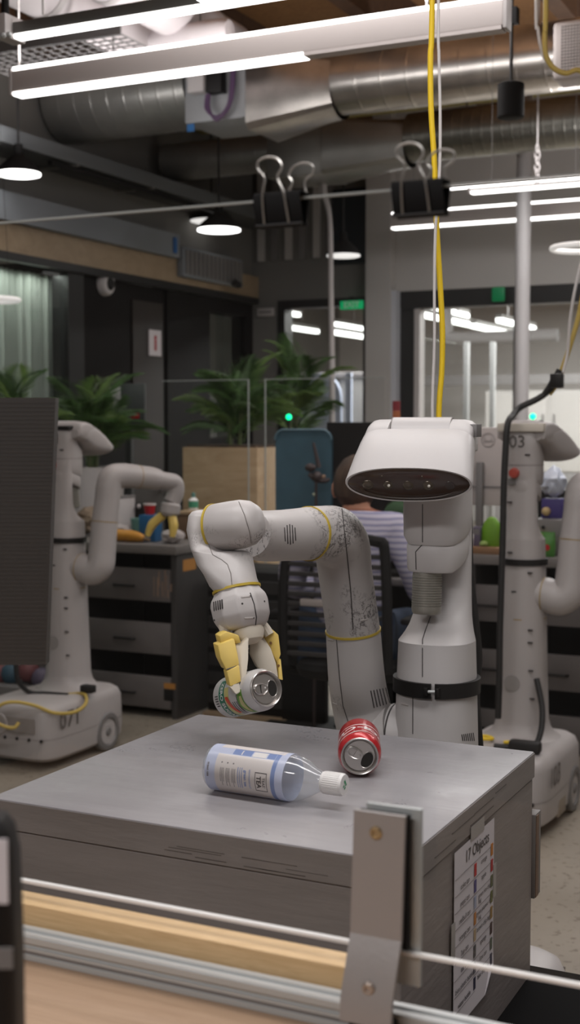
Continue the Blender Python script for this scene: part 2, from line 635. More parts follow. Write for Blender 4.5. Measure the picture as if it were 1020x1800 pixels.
def thing(name, label, cat, loc=(0, 0, 0), rz=0.0, group=None):
    o = bpy.data.objects.new(name, None)
    o.empty_display_size = 0.05
    COL.objects.link(o)
    o.location = loc
    o.rotation_euler = (0, 0, rz)
    o['label'] = label
    o['category'] = cat
    if group:
        o['group'] = group
    return o


def tag(o, label, cat, group=None):
    o['label'] = label
    o['category'] = cat
    if group:
        o['group'] = group
    return o


def struct(name, mb, m, parent=None, smooth=False):
    return mb.build(name, m, parent, smooth, 'structure')


def se(a, yb, yf, z, n=2.8, k=36, zf=None, cx=0.0):
    """superellipse outline, half width a, from y=yb to y=yf; zf gives a height from y"""
    b, c = (yf - yb) / 2, (yf + yb) / 2
    out = []
    for i in range(k):
        t = 2 * PI * i / k
        cs, sn = math.cos(t), math.sin(t)
        x = cx + a * math.copysign(abs(cs) ** (2 / n), cs)
        y = c + b * math.copysign(abs(sn) ** (2 / n), sn)
        out.append(Vector((x, y, z if zf is None else zf(y))))
    return out


def flat(o, u, v):
    o, u, v = Vector(o), Vector(u), Vector(v)
    return lambda a, b: o + u * a + v * b


# ================================================================== the room
XL, YB, ZC = -4.635, 8.86, 3.75
struct('floor', MB().box(-8, 3.4, -3.6, 18.2, -0.1, 0), FLOORM)
struct('ceiling', MB().box(-8, 3.4, -3.6, 18.2, ZC, ZC + 0.1), OSB)
struct('wall_right', MB().box(3.3, 3.4, -3.6, 18.2, 0, ZC), WALLW)
struct('wall_front', MB().box(-8, 3.4, -3.7, -3.6, 0, ZC), WALLW)
struct('wall_far', MB().box(-8, 3.4, 18.1, 18.2, 0, ZC), WALLW)
struct('wall_outer', MB().box(-8.1, -8, -3.6, 18.2, 0, ZC), WALLG)

# left wall: dark panelling, a curtained glass front, plywood soffit, painted bulkhead
wl = struct('wall_left', MB().box(XL - 0.12, XL, 6.62, 7.15, 0, 2.34).box(XL - 0.12, XL, 7.62, 8.2, 0, 2.34)
            .box(XL - 0.12, XL, 8.74, YB + .1, 0, 2.34).box(XL - 0.12, XL, 8.2, 8.74, 0, 1.3)
            .box(XL - 0.12, XL, -3.6, 3.6, 0, 2.34).box(XL - 0.12, XL, 8.2, 8.74, 2.2, 2.34), DPANEL)
struct('wall_upper_left', MB().box(XL - 0.12, XL, -3.6, YB, 2.34, ZC), WALLG)
struct('trim_1', MB().box(XL, XL + 0.05, 3.6, YB, 2.345, 2.505), PLYDIM)
struct('trim_2', MB().box(XL, XL + 0.10, 3.6, 7.62, 2.505, 2.66), WALLBLUE)
struct('trim_3', MB().box(XL, XL + 0.055, 3.6, YB, 2.30, 2.345), FRAMEB)
d1 = struct('door_1', MB().box(XL - 0.09, XL - 0.02, 7.16, 7.61, 0.01, 2.30), DPANEL)
MB().box(XL - 0.02, XL - 0.005, 7.2, 7.57, 0.1, 2.2).build('panel', DWOOD, d1, False)
MB().cyl((XL - 0.005, 7.53, 0.95), (XL + 0.05, 7.53, 0.95), 0.012).build('handle', ALU, d1)
w3 = struct('window_3', MB().box(XL - 0.02, XL - 0.01, 3.62, 6.5, 0.05, 2.3), PANE)
for y0, y1 in ((3.58, 3.64), (6.46, 6.62)):
    MB().box(XL - 0.10, XL + 0.02, y0, y1, 0, 2.32).build('frame', FRAMEB, w3, False)
w4 = struct('window_4', MB().box(XL - 0.03, XL - 0.02, 8.2, 8.74, 1.3, 2.2), DARKPANE)
struct('wall_niche', MB().box(XL - 2.2, XL - 2.1, 6.7, 10.0, 0, 2.4).box(XL - 2.2, XL - 0.12, 6.66, 6.7, 0, 2.4)
       .box(XL - 2.2, XL - 0.12, 6.66, 10, 2.36, 2.4), DPANEL)
for z, nm in ((1.93, 'lowest'), (2.02, 'middle one'), (2.08, 'topmost')):  # bars added to stand for light reflected in the dark glass
    l = thing('linear_lamp', nm + ' of three glowing bars standing for reflections in the dark glass by the corner', 'lamp',
              (XL - 0.9, 9.05, z), 0, 'glowing bars standing for reflections in the dark glass')
    MB().box(-0.22, 0.24, -0.02, 0.02, -0.012, 0.012).build('diffuser', LED, l)
    MB().box(-0.22, 0.24, -0.02, 0.02, 0.0125, 0.03).build('housing', LAMPGREY, l)

# the curtain behind the left glass front
c = MB()
ring0, ring1 = [], []
for i in range(236):
    y = 3.7 + i * 0.0125
    x = XL - 0.17 + 0.035 * math.sin(i * 1.25) + 0.012 * math.sin(i * 0.31)
    ring0.append((x, y, 0.05)); ring1.append((x, y, 2.29))
c.loft([ring0, ring1], False, False, closed=False)
tag(c.build('curtain', CURT), 'pale grey green pleated curtain hanging behind the glass front', 'curtain')

# back wall with two black framed openings
struct('wall_back', MB().box(XL, -4.42, YB, YB + 0.15, 0, 2.32).box(XL, -3.66, YB, YB + 0.15, 2.32, ZC), WALLG)  # left part in a darker grey than the white wall beside it
struct('wall_back_right', MB().box(-3.66, -3.47, YB - 0.12, YB + 0.15, 0, ZC).box(-3.47, 3.3, YB - 0.02, YB + 0.15, 2.345, ZC)
       .box(0.6, 3.3, YB, YB + 0.15, 0, 2.345), WALLW)
struct('trim_4', MB().box(-3.47, -3.435, YB - 0.10, YB + 0.1, 0, 2.345), mat('trim_paint', (0.50, 0.51, 0.56), 0.6))
w1 = struct('window_1', MB().box(-4.36, -3.72, YB + 0.05, YB + 0.06, 0.06, 2.26), PANE)
MB().box(-4.42, -3.66, YB - 0.01, YB + 0.12, 2.262, 2.32).build('top_frame', FRAMEB, w1, False)
for x0, x1 in ((-4.42, -4.36), (-3.725, -3.66)):
    MB().box(x0, x1, YB - 0.01, YB + 0.12, 0, 2.26).build('side_frame', FRAMEB, w1, False)
w2 = struct('window_2', MB().box(-3.33, 0.55, YB + 0.05, YB + 0.06, 0.06, 2.22), PANE)
MB().box(-3.434, 0.6, YB - 0.015, YB + 0.12, 2.222, 2.344).build('top_frame', FRAMEB, w2, False)
for x0, x1 in ((-3.434, -3.335), (-2.60, -2.57), (-1.2, -1.16), (0.54, 0.6)):
    MB().box(x0, x1, YB - 0.01, YB + 0.12, 0, 2.22).build('side_frame', FRAMEB, w2, False)
MB().box(-3.33, -3.29, YB - 0.005, YB + 0.1, 0, 2.22).build('inner_jamb', LGREY, w2, False)
struct('window_5', MB().box(-3.97, -3.70, YB - 0.03, YB - 0.002, 2.56, 3.10), mat('dark_blue_glass', (0.012, 0.018, 0.022), 0.2))
for k in range(6):
    x = -4.58 + k * 0.115
    struct('trim_%d' % (5 + k), MB().box(x, x + 0.05, YB - 0.03, YB - 0.001, 2.62, 3.3), MGREY if k % 2 else WALLW)

# joists under the wooden deck
for k in range(9):
    x = -5.6 + k * 0.95
    struct('ceiling_beam', MB().box(x, x + 0.09, -3.6, 8.8, 3.5, 3.748), BEAM)
struct('ceiling_girder', MB().box(-7, 3.3, 7.95, 8.1, 3.42, 3.499), mat('yellow_girder', (0.20, 0.16, 0.04), 0.6))

# ---- the lit room beyond the openings
for i, (px, py, d, L) in enumerate([(503, 574, 16, .9), (585, 583, 15.4, 2.4), (588, 569, 16.2, 1.2), (732, 550, 13.5, 2.6),
                                    (742, 536, 14, 1.5), (832, 572, 14.2, 2.6), (877, 562, 14.5, 1.4), (498, 548, 15, .4)]):
    p = at(px, py, d)
    l = thing('linear_lamp', ['bright lamp bar seen low through the left opening near its dark frame',
                              'longer bright lamp bar seen through the left opening right of the white conduit',
                              'upper bright lamp bar seen through the left opening right of the white conduit',
                              'bright lamp bar seen through the right opening just left of the yellow cable',
                              'upper bright lamp bar seen through the right opening beside the yellow cable',
                              'long bright lamp bar seen through the right opening left of the white pole',
                              'short bright lamp bar touching the white pole through the right opening',
                              'small bright lamp high in the left opening'][i], 'lamp', p, 0, 'lamp bars in the far room')
    MB().box(-0.035, 0.035, 0, L, -0.03, 0.02, 0.008).build('diffuser', LED, l)
    MB().box(-0.035, 0.035, 0, L, 0.021, 0.06).build('housing', LAMPGREY, l)
    MB().cyl((0, L / 2, 0.09), (0, L / 2, ZC - p.z), 0.008, n=6).build('hanger', MGREY, l)
p = at(785, 545, 14)
t = thing('ceiling_duct', 'grey pipe bend running under the ceiling of the far room', 'duct', p)
MB().tube([(1.6, 0, 0.5), (0.1, 0, 0.5), (0, 0, 0.4), (0, 0, -0.2), (0.1, 0, -0.3), (1.2, 0, -0.3)], 0.07, 10).build('pipe', MGREY, t)
for i, (x, wd, h, mm) in enumerate([(-4.3, 1.4, 1.75, WALLW), (-2.55, 1.2, 1.95, LGREY), (-1.2, 1.3, 1.9, WALLW), (0.2, 1.2, 1.9, LGREY)]):
    y = 13.6 + (i % 2) * 0.4
    t = thing('storage_cabinet', ['beige cabinet standing far behind the left opening', 'grey storage cabinet far behind the right opening near its dark frame',
              'pale storage cabinet far behind the right opening left of the white pole', 'grey storage cabinet far behind the right opening right of the white pole'][i], 'cabinet', (x, y, 0))
    MB().box(0, wd, 0, 0.5, 0, h, 0.01).build('body', mm, t)
    for k in range(2):
        dd = MB().box(0.02 + k * wd / 2, wd / 2 - 0.02 + k * wd / 2, -0.02, -0.001, 0.9, h - 0.03, 0.004).build('door', mm, t)
        MB().cyl((wd / 2 - 0.06 + k * 0.12, -0.03, 1.35), (wd / 2 - 0.06 + k * 0.12, -0.03, 1.5), 0.01, n=8).build('handle', MGREY, dd)
    MB().box(0.02, wd - 0.02, -0.02, -0.001, 0.05, 0.88, 0.004).build('lower_panel', MGREY, t)
for px in (722, 812, 858):
    p = at(px + 8, 700, 11.3)
    tag(MB().box(p.x - 0.022, p.x + 0.022, p.y - 0.022, p.y + 0.022, 0, 2.1, 0.004).box(p.x - .07, p.x + .07, p.y - .07, p.y + .07, 0, .02).build('partition_post', mat('post_grey', (.27, .27, .27), .5)),
        {722: 'grey upright post in the far room by the right opening jamb', 812: 'grey upright post in the far room right of the yellow cable',
         858: 'grey upright post in the far room left of the white pole'}[px], 'post', 'posts in the far room')
t = thing('whiteboard', 'bluish white arched screen standing behind the left opening and the palm', 'screen', at(562, 720, 11.5) * 1.0)
M_BLUE = mat('pale_blue_board', (0.42, 0.46, 0.58), 0.5)
pts = [(-0.17, 0, -1.5), (0.20, 0, -1.5)] + [(0.20 * math.cos(a) + 0.0, 0, 0.10 + 0.22 * math.sin(a)) for a in [k * PI / 10 for k in range(0, 11)]]
MB().prism(pts, (0, 0.04, 0)).build('board', M_BLUE, t)
MB().box(0.245, 0.30, 0, 0.03, -1.5, 0.32).build('side_post', M_BLUE, t)
t = thing('room_divider', 'beige divider panel standing behind the left opening right of the conduit', 'divider', at(622, 720, 11.6))
MB().box(-0.14, 0.16, 0, 0.05, -1.5, 0.28, 0.01).build('panel', WALLW, t)
MB().box(-0.62, 0.18, -0.01, 0.06, 0.28, 0.33, 0.005).build('top_rail', LGREY, t)
struct('trim_20', MB().box(-8, 3.3, 16.2, 16.35, 1.9, 2.02), MGREY)

# exit sign, green reflection, poster, strobe and small wall fittings
p = at(618, 536, 9.5)
t = thing('exit_sign', 'glowing green exit sign just inside the top of the left opening', 'sign', p)
MB().box(-0.09, 0.09, 0.0, 0.012, -0.03, 0.03, 0.003).build('panel', EXITGREEN, t)
MB().text('EXIT', 0.06, flat((0, -0.002, 0), (1, 0, 0), (0, 0, 1)), 0.001).build('lettering', PRINTW, t, False)
MB().box(-0.02, 0.02, 0, 0.01, 0.031, 0.06).build('bracket', FRAMEB, t)
p = at(876, 517, 9.05)
t = thing('exit_sign', 'dim green glow standing for a reflection on the black frame left of the white pole', 'sign', p)
MB().box(-0.045, 0.045, 0.0, 0.012, -0.05, 0.05, 0.01).build('panel', mat('green_reflection', (0, .16, .06), 0.4, emit=(0, .5, .15), estr=0.07), t)  # faint glow stands for a green reflection on the frame
MB().box(-0.03, 0.03, 0.013, 0.03, -0.03, 0.03).build('bracket', FRAMEB, t)
t = thing('wall_poster', 'white notice with a red figure on the dark door', 'poster', (XL - 0.004, 7.46, 1.935))
MB().box(0.0, 0.006, -0.075, 0.075, -0.085, 0.085).build('sheet', PAPER, t, False)
MB().box(0.007, 0.008, -0.012, 0.012, -0.05, 0.02).build('red_mark', CANRED, t, False)
MB().cyl((0.007, 0, 0.035), (0.008, 0, 0.035), 0.015, n=12).build('red_mark', CANRED, t, False)
t = thing('fire_strobe', 'round white alarm strobe high on the dark wall', 'alarm', (XL + 0.001, 6.86, 2.265))
MB().lathe([(0, 0.075), (0.03, 0.072), (0.045, 0.06), (0.046, 0)], (0, 0, 0), (1, 0, 0)).build('housing', LGREY, t)
MB().lathe([(0, 0.04), (0.012, 0.03), (0.014, 0)], (0.046, 0.01, 0), (1, 0, 0)).build('lens', BLACK, t)
p = at(470, 548, 9.9)
t = thing('wall_sign', 'small grey plate on the dark wall by the corner', 'sign', (-4.52, YB - 0.02, p.z))
MB().box(-0.07, 0.07, 0, 0.018, -0.03, 0.03, 0.003).build('plate', LGREY, t)
MB().box(-0.05, 0.05, -0.003, 0, -0.008, 0.006).build('print', MGREY, t, False)
t = thing('air_grille', 'grey louvred grille at the end of the painted bulkhead', 'vent', (XL + 0.051, 7.66, 2.39))
MB().box(0, 0.05, 0, 0.85, 0, 0.2, 0.004).build('frame', WALLBLUE, t)
for k in range(14):
    MB().box(0.051, 0.058, 0.03 + k * 0.058, 0.07 + k * 0.058, 0.02, 0.18).build('slat', MGREY, t, False)
p = at(285, 440, 8.8)
tag(MB().box(XL + 0.101, XL + 0.112, 7.53, 7.57, 2.53, 2.63, 0.003).build('blue_tag', mat('tag_blue', (0.02, 0.12, 0.34), 0.5)),
    'small blue tag stuck at the end of the bulkhead', 'tag')
t = thing('security_camera', 'small black bracket camera below the grille by the corner', 'camera', (XL + 0.051, 8.42, 2.42))
MB().box(0, 0.03, -0.03, 0.03, -0.02, 0.06, 0.005).build('mount', BLACK, t)
MB().cyl((0.03, 0, 0.0), (0.16, -0.18, -0.04), 0.025).build('body', BLACK, t)
t = thing('picture_board', 'grey framed board with a red label behind the left palm', 'board', at(222, 715, 8.0))
MB().box(-0.13, 0.13, 0, 0.02, -0.14, 0.14, 0.004).box(-.02, .02, .02, .05, -1.6, 0).build('panel', mat('dim_board', (0.06, 0.066, 0.066), 0.4), t)
MB().box(0.035, 0.095, -0.003, -0.0005, -0.07, -0.04).build('red_label', CANRED, t, False)
MB().box(-0.12, -0.04, -0.003, -0.0005, -0.09, 0.12).build('paper_note', PAPER, t, False)

# ================================================================== overhead
def ripple_duct(p0, p1, r, step=0.14):
    p0, p1 = Vector(p0), Vector(p1)
    L = (p1 - p0).length
    prof = [(0, r)]
    x = step
    while x < L - 0.03:
        prof += [(x - 0.012, r), (x - 0.011, r), (x - 0.005, r), (x - 0.002, r * 1.007), (x + 0.002, r * 1.007), (x + 0.005, r), (x + 0.011, r), (x + 0.012, r)]
        x += step
    prof.append((L, r))
    return MB().lathe(prof, p0, p1 - p0, 40)


def to_round(x0, x1, yc, zc, hy, hz, r, n=40):
    """square-to-round transition along X"""
    rings = []
    for x, k in ((x0, 0.0), (x1, 1.0)):
        rg = []
        for i in range(n):
            a = 2 * PI * (i + 0.5) / n
            c, s_ = math.cos(a), math.sin(a)
            m = max(abs(c), abs(s_))
            sq = Vector((x, yc + hy * c / m, zc + hz * s_ / m))
            rd = Vector((x, yc + r * c, zc + r * s_))
            rg.append(sq.lerp(rd, k))
        rings.append(rg)
    return MB().loft(rings, False, False)


yd, zd, rd = 6.42, 3.185, 0.165
t = thing('spiral_duct', 'large silver round duct with a square control box, running behind the white lamp', 'duct', (-2.8, yd, zd))
R = t
m = ripple_duct((-2.83, yd, zd), (1.5, yd, zd), rd); m.inv = Matrix.Translation(-t.location); m.build('round_duct', STEEL, t)
m = to_round(-3.29, -2.83, yd, zd - 0.02, 0.21, 0.21, rd); m.inv = Matrix.Translation(-t.location); m.build('transition', STEEL, t, ang=20)
MB(t).box(-3.66, -3.291, yd - 0.21, yd + 0.21, zd - 0.17, zd + 0.22, 0.004).build('control_box', mat('box_galvanised', (0.36, 0.37, 0.385), 0.45, metal=0.35), t)
m = ripple_duct((-4.60, yd, zd + 0.085), (-3.665, yd, zd + 0.085), 0.235, 0.11); m.inv = Matrix.Translation(-t.location); m.build('round_duct', DSTEEL, t)
MB(t).box(-3.60, -3.50, yd - 0.29, yd - 0.212, zd - 0.03, zd + 0.15, 0.006).build('junction_box', LGREY, t)
MB(t).box(-3.495, -3.40, yd - 0.275, yd - 0.212, zd - 0.04, zd + 0.13, 0.006).build('controller', BLACK, t)
pw = mat('cable_purple', (0.11, 0.06, 0.13), 0.5)
for k in range(3):
    MB(t).tube([(-3.50 + k * .008, yd - 0.25, zd - 0.04), (-3.50 + k * .01, yd - 0.26, zd - 0.12), (-3.43, yd - 0.265, zd - 0.165 - k * .01), (-3.37 + k * .008, yd - 0.25, zd - 0.10), (-3.36 + k * .008, yd - 0.23, zd + 0.08), (-3.37, yd - 0.214, zd + 0.17)], 0.007, 6).build('cable', pw, t)
MB(t).box(-3.645, -3.60, yd - 0.2135, yd - 0.2115, zd - 0.215, zd - 0.175).build('blue_sticker', mat('sticker_blue', (0.03, 0.16, 0.42), 0.5), t, False)
for x in (-4.2, -2.3, -1.2, -0.2):
    MB(t).cyl((x, yd, zd + 0.16), (x, yd, ZC), 0.006, n=6).build('hanger_rod', MGREY, t)

yd2, zd2, rd2 = 7.5, 3.11, 0.145
t = thing('spiral_duct', 'second dark ribbed duct lower and behind the large silver one', 'duct', (-2.8, yd2, zd2))
m = ripple_duct((-2.85, yd2, zd2), (1.5, yd2, zd2), rd2, 0.06); m.inv = Matrix.Translation(-t.location); m.build('round_duct', mat('dull_galvanised', (0.20, 0.195, 0.175), 0.35, metal=0.9, var=0.2, vscale=5), t)
m = to_round(-3.35, -2.85, yd2, zd2 - 0.03, 0.2, 0.17, rd2); m.inv = Matrix.Translation(-t.location); m.build('transition', DSTEEL, t, ang=20)
MB(t).box(-3.72, -3.352, yd2 - 0.2, yd2 + 0.2, zd2 - 0.2, zd2 + 0.15, 0.004).build('control_box', DSTEEL, t)
m = ripple_duct((-4.55, yd2, zd2), (-3.722, yd2, zd2), 0.12, 0.1); m.inv = Matrix.Translation(-t.location); m.build('round_duct', DSTEEL, t)
for x in (-4.0, -2.5, -1.0):
    MB(t).cyl((x, yd2, zd2 + 0.14), (x, yd2, ZC), 0.006, n=6).build('hanger_rod', MGREY, t)
xe = atz(180, 303, 2.86).x
t = thing('return_duct', 'wide flat dark duct under the ceiling along the left wall', 'duct', (XL + 0.3, 6.2, 2.92))
MB(t).box(XL + 0.003, xe, 3.4, 8.8, 2.86, 2.945, 0.004).build('casing', mat('dark_duct', (0.055, 0.056, 0.055), 0.5, metal=0.3), t)
MB(t).box(xe + .0005, xe + .006, 3.4, 8.8, 2.862, 2.943).build('lit_side_strip', mat('duct_side_lit', (0.16, 0.17, 0.18), 0.5, metal=0.3), t, False)  # paler strip paints the light falling on the duct's side
for y in (4.6, 5.4, 6.2, 7.0, 7.8):
    MB(t).box(XL + 0.003, xe + 0.01, y, y + 0.03, 2.85, 2.859).build('flange', DSTEEL, t)
MB(t).box(XL + 0.22, XL + 0.25, 6.0, 8.0, 2.825, 2.849).build('light_track', BLACK, t)

for i, (x, r) in enumerate(((-3.62, 0.13), (-3.28, 0.11))):
    t = thing('insulated_pipe', ['thick white insulated pipe under the ceiling, left of its thinner twin', 'thinner white insulated pipe beside the thick one'][i], 'pipe', (x, 4.5, 3.34))
    MB().cyl((0, -1.2, 0), (0, 1.55, 0), r, n=28).build('jacket', mat('pipe_jacket', (0.60, 0.55, 0.56), 0.7), t)
    for y in (-0.5, 0.4, 1.3):
        MB().lathe([(-.02, r + .001), (-.02, r + .004), (.02, r + .004), (.02, r + .001)], (0, y, 0), (0, 1, 0), 24).build('strap', LGREY, t)
        MB().cyl((0, y, r + .004), (0, y, ZC - 3.34), 0.006, n=6).build('hanger_rod', MGREY, t)
p = at(352, 62, 6.3)
t = thing('insulated_pipe', 'short pinkish white pipe end behind the white lamp', 'pipe', p)
MB().lathe([(-0.26, 0.05), (-0.22, 0.06), (0.12, 0.062), (0.16, 0.05), (0.165, 0)], (0, 0, 0), (1, 0, 0), 24).build('jacket', MATS['pipe_jacket'], t)
MB().cyl((0, 0, .06), (0, 0, ZC - p.z), 0.006, n=6).build('hanger_rod', MGREY, t)
# wire tray
p = at(140, 92, 6.2)
t = thing('cable_tray', 'wire mesh cable tray hanging under the white pipes', 'tray', p)
tr = MB()
for k in range(17):
    tr.cyl((-0.55 + k * 0.055, -0.15, 0), (-0.55 + k * 0.055, 0.3, 0), 0.004, n=4)
for k in range(9):
    tr.cyl((-0.55, -0.15 + k * 0.055, 0), (0.33, -0.15 + k * 0.055, 0), 0.004, n=4)
tr.build('wire_mesh', MGREY, t, kind='stuff')
MB().box(-0.55, 0.33, -0.16, -0.15, 0, 0.05).build('side_rail', MGREY, t)
for x in (-0.5, 0.12):
    MB().cyl((x, 0.1, 0), (x, 0.1, ZC - p.z), 0.005, n=6).build('hanger_rod', MGREY, t)


def linear_lamp(label, x0, x1, y, z0, h, wd, body, top=True, rods=(), xd=None):
    t = thing('linear_lamp', label, 'lamp', ((x0 + x1) / 2, y, z0))
    L = (x1 - x0) / 2
    MB().box(-L, L, -wd / 2, wd / 2, 0.014, h - 0.014, 0.002).build('body', body, t)
    xq = L - .004 if xd is None else xd - t.location.x
    MB().box(-L + .004, xq, -wd / 2 - .001, wd / 2 + .001, 0.0, 0.0135, 0.003).build('diffuser', LED, t)
    if xd is not None:
        MB().box(xq + .0005, L - .004, -wd / 2, wd / 2, 0.002, 0.0135).build('blank_cover', body, t)
    if top:
        MB().box(-L + .004, L - .004, -wd / 2 - .001, wd / 2 + .001, h - 0.0135, h, 0.003).build('diffuser', LED, t)
    for s_ in (-1, 1):
        MB().box(s_ * L - (0.012 if s_ < 0 else 0), s_ * L + (0.012 if s_ > 0 else 0), -wd / 2 - .002, wd / 2 + .002, 0.004, h - .004, 0.002).build('end_cap', LGREY, t)
    for x in rods:
        MB().cyl((x - t.location.x, 0, h), (x - t.location.x, 0, ZC - z0), 0.004 if z0 == 2.55 else 0.0015, n=6).build('suspension_wire', WCABLE if z0 == 2.55 else MGREY, t)
    return t


linear_lamp('long white pendant lamp bar glowing along its top and bottom edges, nearest overhead', -2.935, -1.155, 3.81, 2.55, 0.10, 0.05, LAMPBODY, True, (-2.92, -1.4), -1.80)
t = linear_lamp('dark grey sided lamp bar in the upper left corner with a glowing underside', -2.50, -0.4, 3.25, 2.55, 0.062, 0.035, LAMPGREY, False, (-2.4,))
MB().box(-1.10, -1.052, -0.05, 0.05, 0.0, 0.07, 0.006).build('corner_hub', LGREY, t)
MB().cyl((-1.09, 0, 0.06), (-1.09, 0, ZC - 2.55), 0.012, n=10).build('suspension_rod', MBLACK, t)
for k in range(4):
    MB().sphere((-1.10 + k * 0.022, -0.055, 0.0), 0.009, 8).build('bolt', RAILM, t)
MB().tube([(-1.1, -0.05, 0.05), (-1.13, -0.08, 0.0), (-1.18, -0.06, -0.06), (-1.25, -0.03, 0.02)], 0.004, 6).build('wire', WCABLE, t)
# lamp crossing at the top edge, with fixing bolts
p = at(400, 3, 3.55)
t = thing('linear_lamp', 'glowing lamp end with small bright bolts at the very top of the view', 'lamp', p)
MB().box(-0.07, 0.06, -0.05, 0.0, 0.0, 0.05, 0.004).build('diffuser', LED, t)
MB().box(-0.07, 0.06, -0.05, 0.0, 0.051, 0.09).build('body', LAMPGREY, t)
for k in range(4):
    MB().sphere((0.01 + k * 0.022, -0.06, -0.006 + .006 * (k % 2)), 0.008, 8).build('bolt', RAILM, t)
MB().cyl((0, -0.02, 0.09), (0, -0.02, ZC - p.z), 0.005, n=6).build('suspension_wire', WCABLE, t)
c0, c1 = aty(690, 404, 8.25), aty(1020, 376, 8.25)
linear_lamp('white pendant lamp bar crossing behind the right binder clip and the pole', c0.x, c0.x + 2.6, 8.25, c0.z, 0.112, 0.05, LAMPBODY, True, (c0.x + .15, c0.x + 1.8))
c0 = aty(828, 342, 5.95)
linear_lamp('thin lamp bar below the ribbed duct at right, ahead of the other', c0.x, c0.x + 1.4, 5.95, c0.z, 0.035, 0.03, LAMPBODY, False, (c0.x + .1,))
c0 = aty(785, 334, 6.8)
linear_lamp('thin farther lamp bar below the ribbed duct at right', c0.x, c0.x + .95, 6.8, c0.z, 0.035, 0.03, LAMPBODY, False, (c0.x + .7,))


def dome_lamp(px, py, d, label, on=True, r=0.125):
    p = at(px, py, d)
    t = thing('pendant_lamp', label, 'lamp', p)
    MB().lathe([(0.012, r + .004), (0.03, r * 0.97), (0.07, r * 0.62), (0.10, r * 0.3), (0.11, r * 0.22), (0.16, r * 0.2), (0.162, 0)], (0, 0, 0), (0, 0, 1), 32).build('shade', MBLACK, t)
    MB().lathe([(-0.004, 0), (-0.003, r * 0.9), (0.0, r), (0.011, r)], (0, 0, 0), (0, 0, 1), 32).build('diffuser', LED if on else LEDSOFT, t)
    MB().cyl((0, 0, 0.16), (0, 0, ZC - p.z), 0.006, n=8).build('cord', CABLE, t)


dome_lamp(33, 308, 7.0, 'black cone pendant lamp lit at the left edge below the duct', r=0.115)
dome_lamp(385, 406, 8.1, 'lit black pendant lamp left of the left binder clip, brighter of the pair', r=0.132)
dome_lamp(372, 391, 9.2, 'dim lamp standing for the reflected double of the brighter one left of the left clip', False, 0.15)  # lamp shape added for the brighter lamp's reflected double image
dome_lamp(604, 451, 8.7, 'dim pendant lamp hanging in front of the dark glass beside the conduit', False, 0.11)
p = at(898, 208, 5.2)
t = thing('pendant_lamp', 'black cylinder pendant hanging at upper right on a thin black cord', 'lamp', p)
MB().lathe([(0, 0.045), (0.004, 0.052), (0.13, 0.052), (0.134, 0.045), (0.135, 0)], (0, 0, 0), (0, 0, 1), 28).build('shade', MBLACK, t)
MB().cyl((0, 0, 0.135), (0, 0, ZC - p.z), 0.007, n=8).build('cord', CABLE, t)
MB().box(-0.025, 0.025, -.02, .02, 0.36, 0.42).build('cord_clamp', MBLACK, t)
for i, (px, py, d, r) in enumerate(((1026, 436, 6.0, 0.14), (-8, 527, 6.6, 0.115))):  # the left ring is added for a reflection in the glass
    p = at(px, py, d)
    t = thing('ring_lamp', ['pale ring lamp hanging at the right edge above the black frame', 'pale glowing ring standing for a reflection at the left edge in front of the curtain'][i], 'lamp', p)
    ps = [(r * math.cos(2 * PI * k / 32), r * math.sin(2 * PI * k / 32), 0) for k in range(32)]
    MB().tube(ps, 0.013, 8, 1, closed=True).build('ring', mat('ring_glow', (.8, .78, .76), .5, emit=(1, .96, .93), estr=0.35), t)
    MB().cyl((0, r, 0.01), (0, 0, ZC - p.z), 0.0012, n=4).build('wire', CABLE, t)

# white cabinet speaker at the upper right
p = at(1010, 85, 5.3)
t = thing('ceiling_speaker', 'white rounded speaker box with a square mesh face at the upper right', 'speaker', p)
MB().box(-0.09, 0.30, 0, 0.16, -0.115, 0.115, 0.02, 3).build('housing', LAMPBODY, t)
MB().box(-0.055, 0.27, -0.002, 0.004, -0.09, 0.09).build('grille_back', MGREY, t, False)
g = MB()
for k in range(28):
    g.box(-0.055 + k * 0.012, -0.05 + k * 0.012, -0.006, -0.0025, -0.09, 0.09)
for k in range(16):
    g.box(-0.055, 0.27, -0.009, -0.0065, -0.09 + k * 0.012, -0.085 + k * 0.012)
g.build('grille_mesh', LAMPBODY, t, False, 'stuff')
MB().cyl((0.05, 0.08, 0.11), (0.05, 0.08, ZC - p.z), 0.008, n=8).build('hanger_rod', MGREY, t)

# pole and conduits
PX = aty(918, 600, 7.85).x
tag(MB().cyl((PX, 7.85, 0), (PX, 7.85, ZC), 0.045, n=28).lathe([(0, .1), (.02, .1), (.021, .045)], (PX, 7.85, 0.001), (0, 0, 1), 28).build('support_pole', mat('pole_paint', (0.47, 0.45, 0.455), 0.4)),
    'white round steel pole rising to the ceiling behind the right robot', 'pole')
a = at(569, 290, 8.4)
pts = [Vector((a.x, a.y, ZC)), a, at(570, 340, 8.4), at(580, 385, 8.4), at(582, 500, 8.4), at(584, 700, 8.4)]
pts.append(Vector((pts[-1].x, pts[-1].y, 0.0)))
tag(MB().tube(pts, [0.02, 0.022, 0.02, 0.016, 0.017, 0.019, 0.019], 12, 4).build('conduit', LGREY),
    'slim white conduit dropping from the ceiling in front of the left opening', 'conduit')
a = at(905, 255, 6.6)
ch = thing('ceiling_chain', 'short light chain hanging beside the top of the white pole', 'chain', at(945, 262, 6.6))
for k in range(7):
    MB().tube([(0.012 * math.cos(q) * (1 if k % 2 else 0.3), 0.012 * math.cos(q) * (0.3 if k % 2 else 1), -0.03 * k + 0.022 * math.sin(q)) for q in [2 * PI * j / 10 for j in range(10)]], 0.004, 5, 1, closed=True).build('link', LGREY, ch)
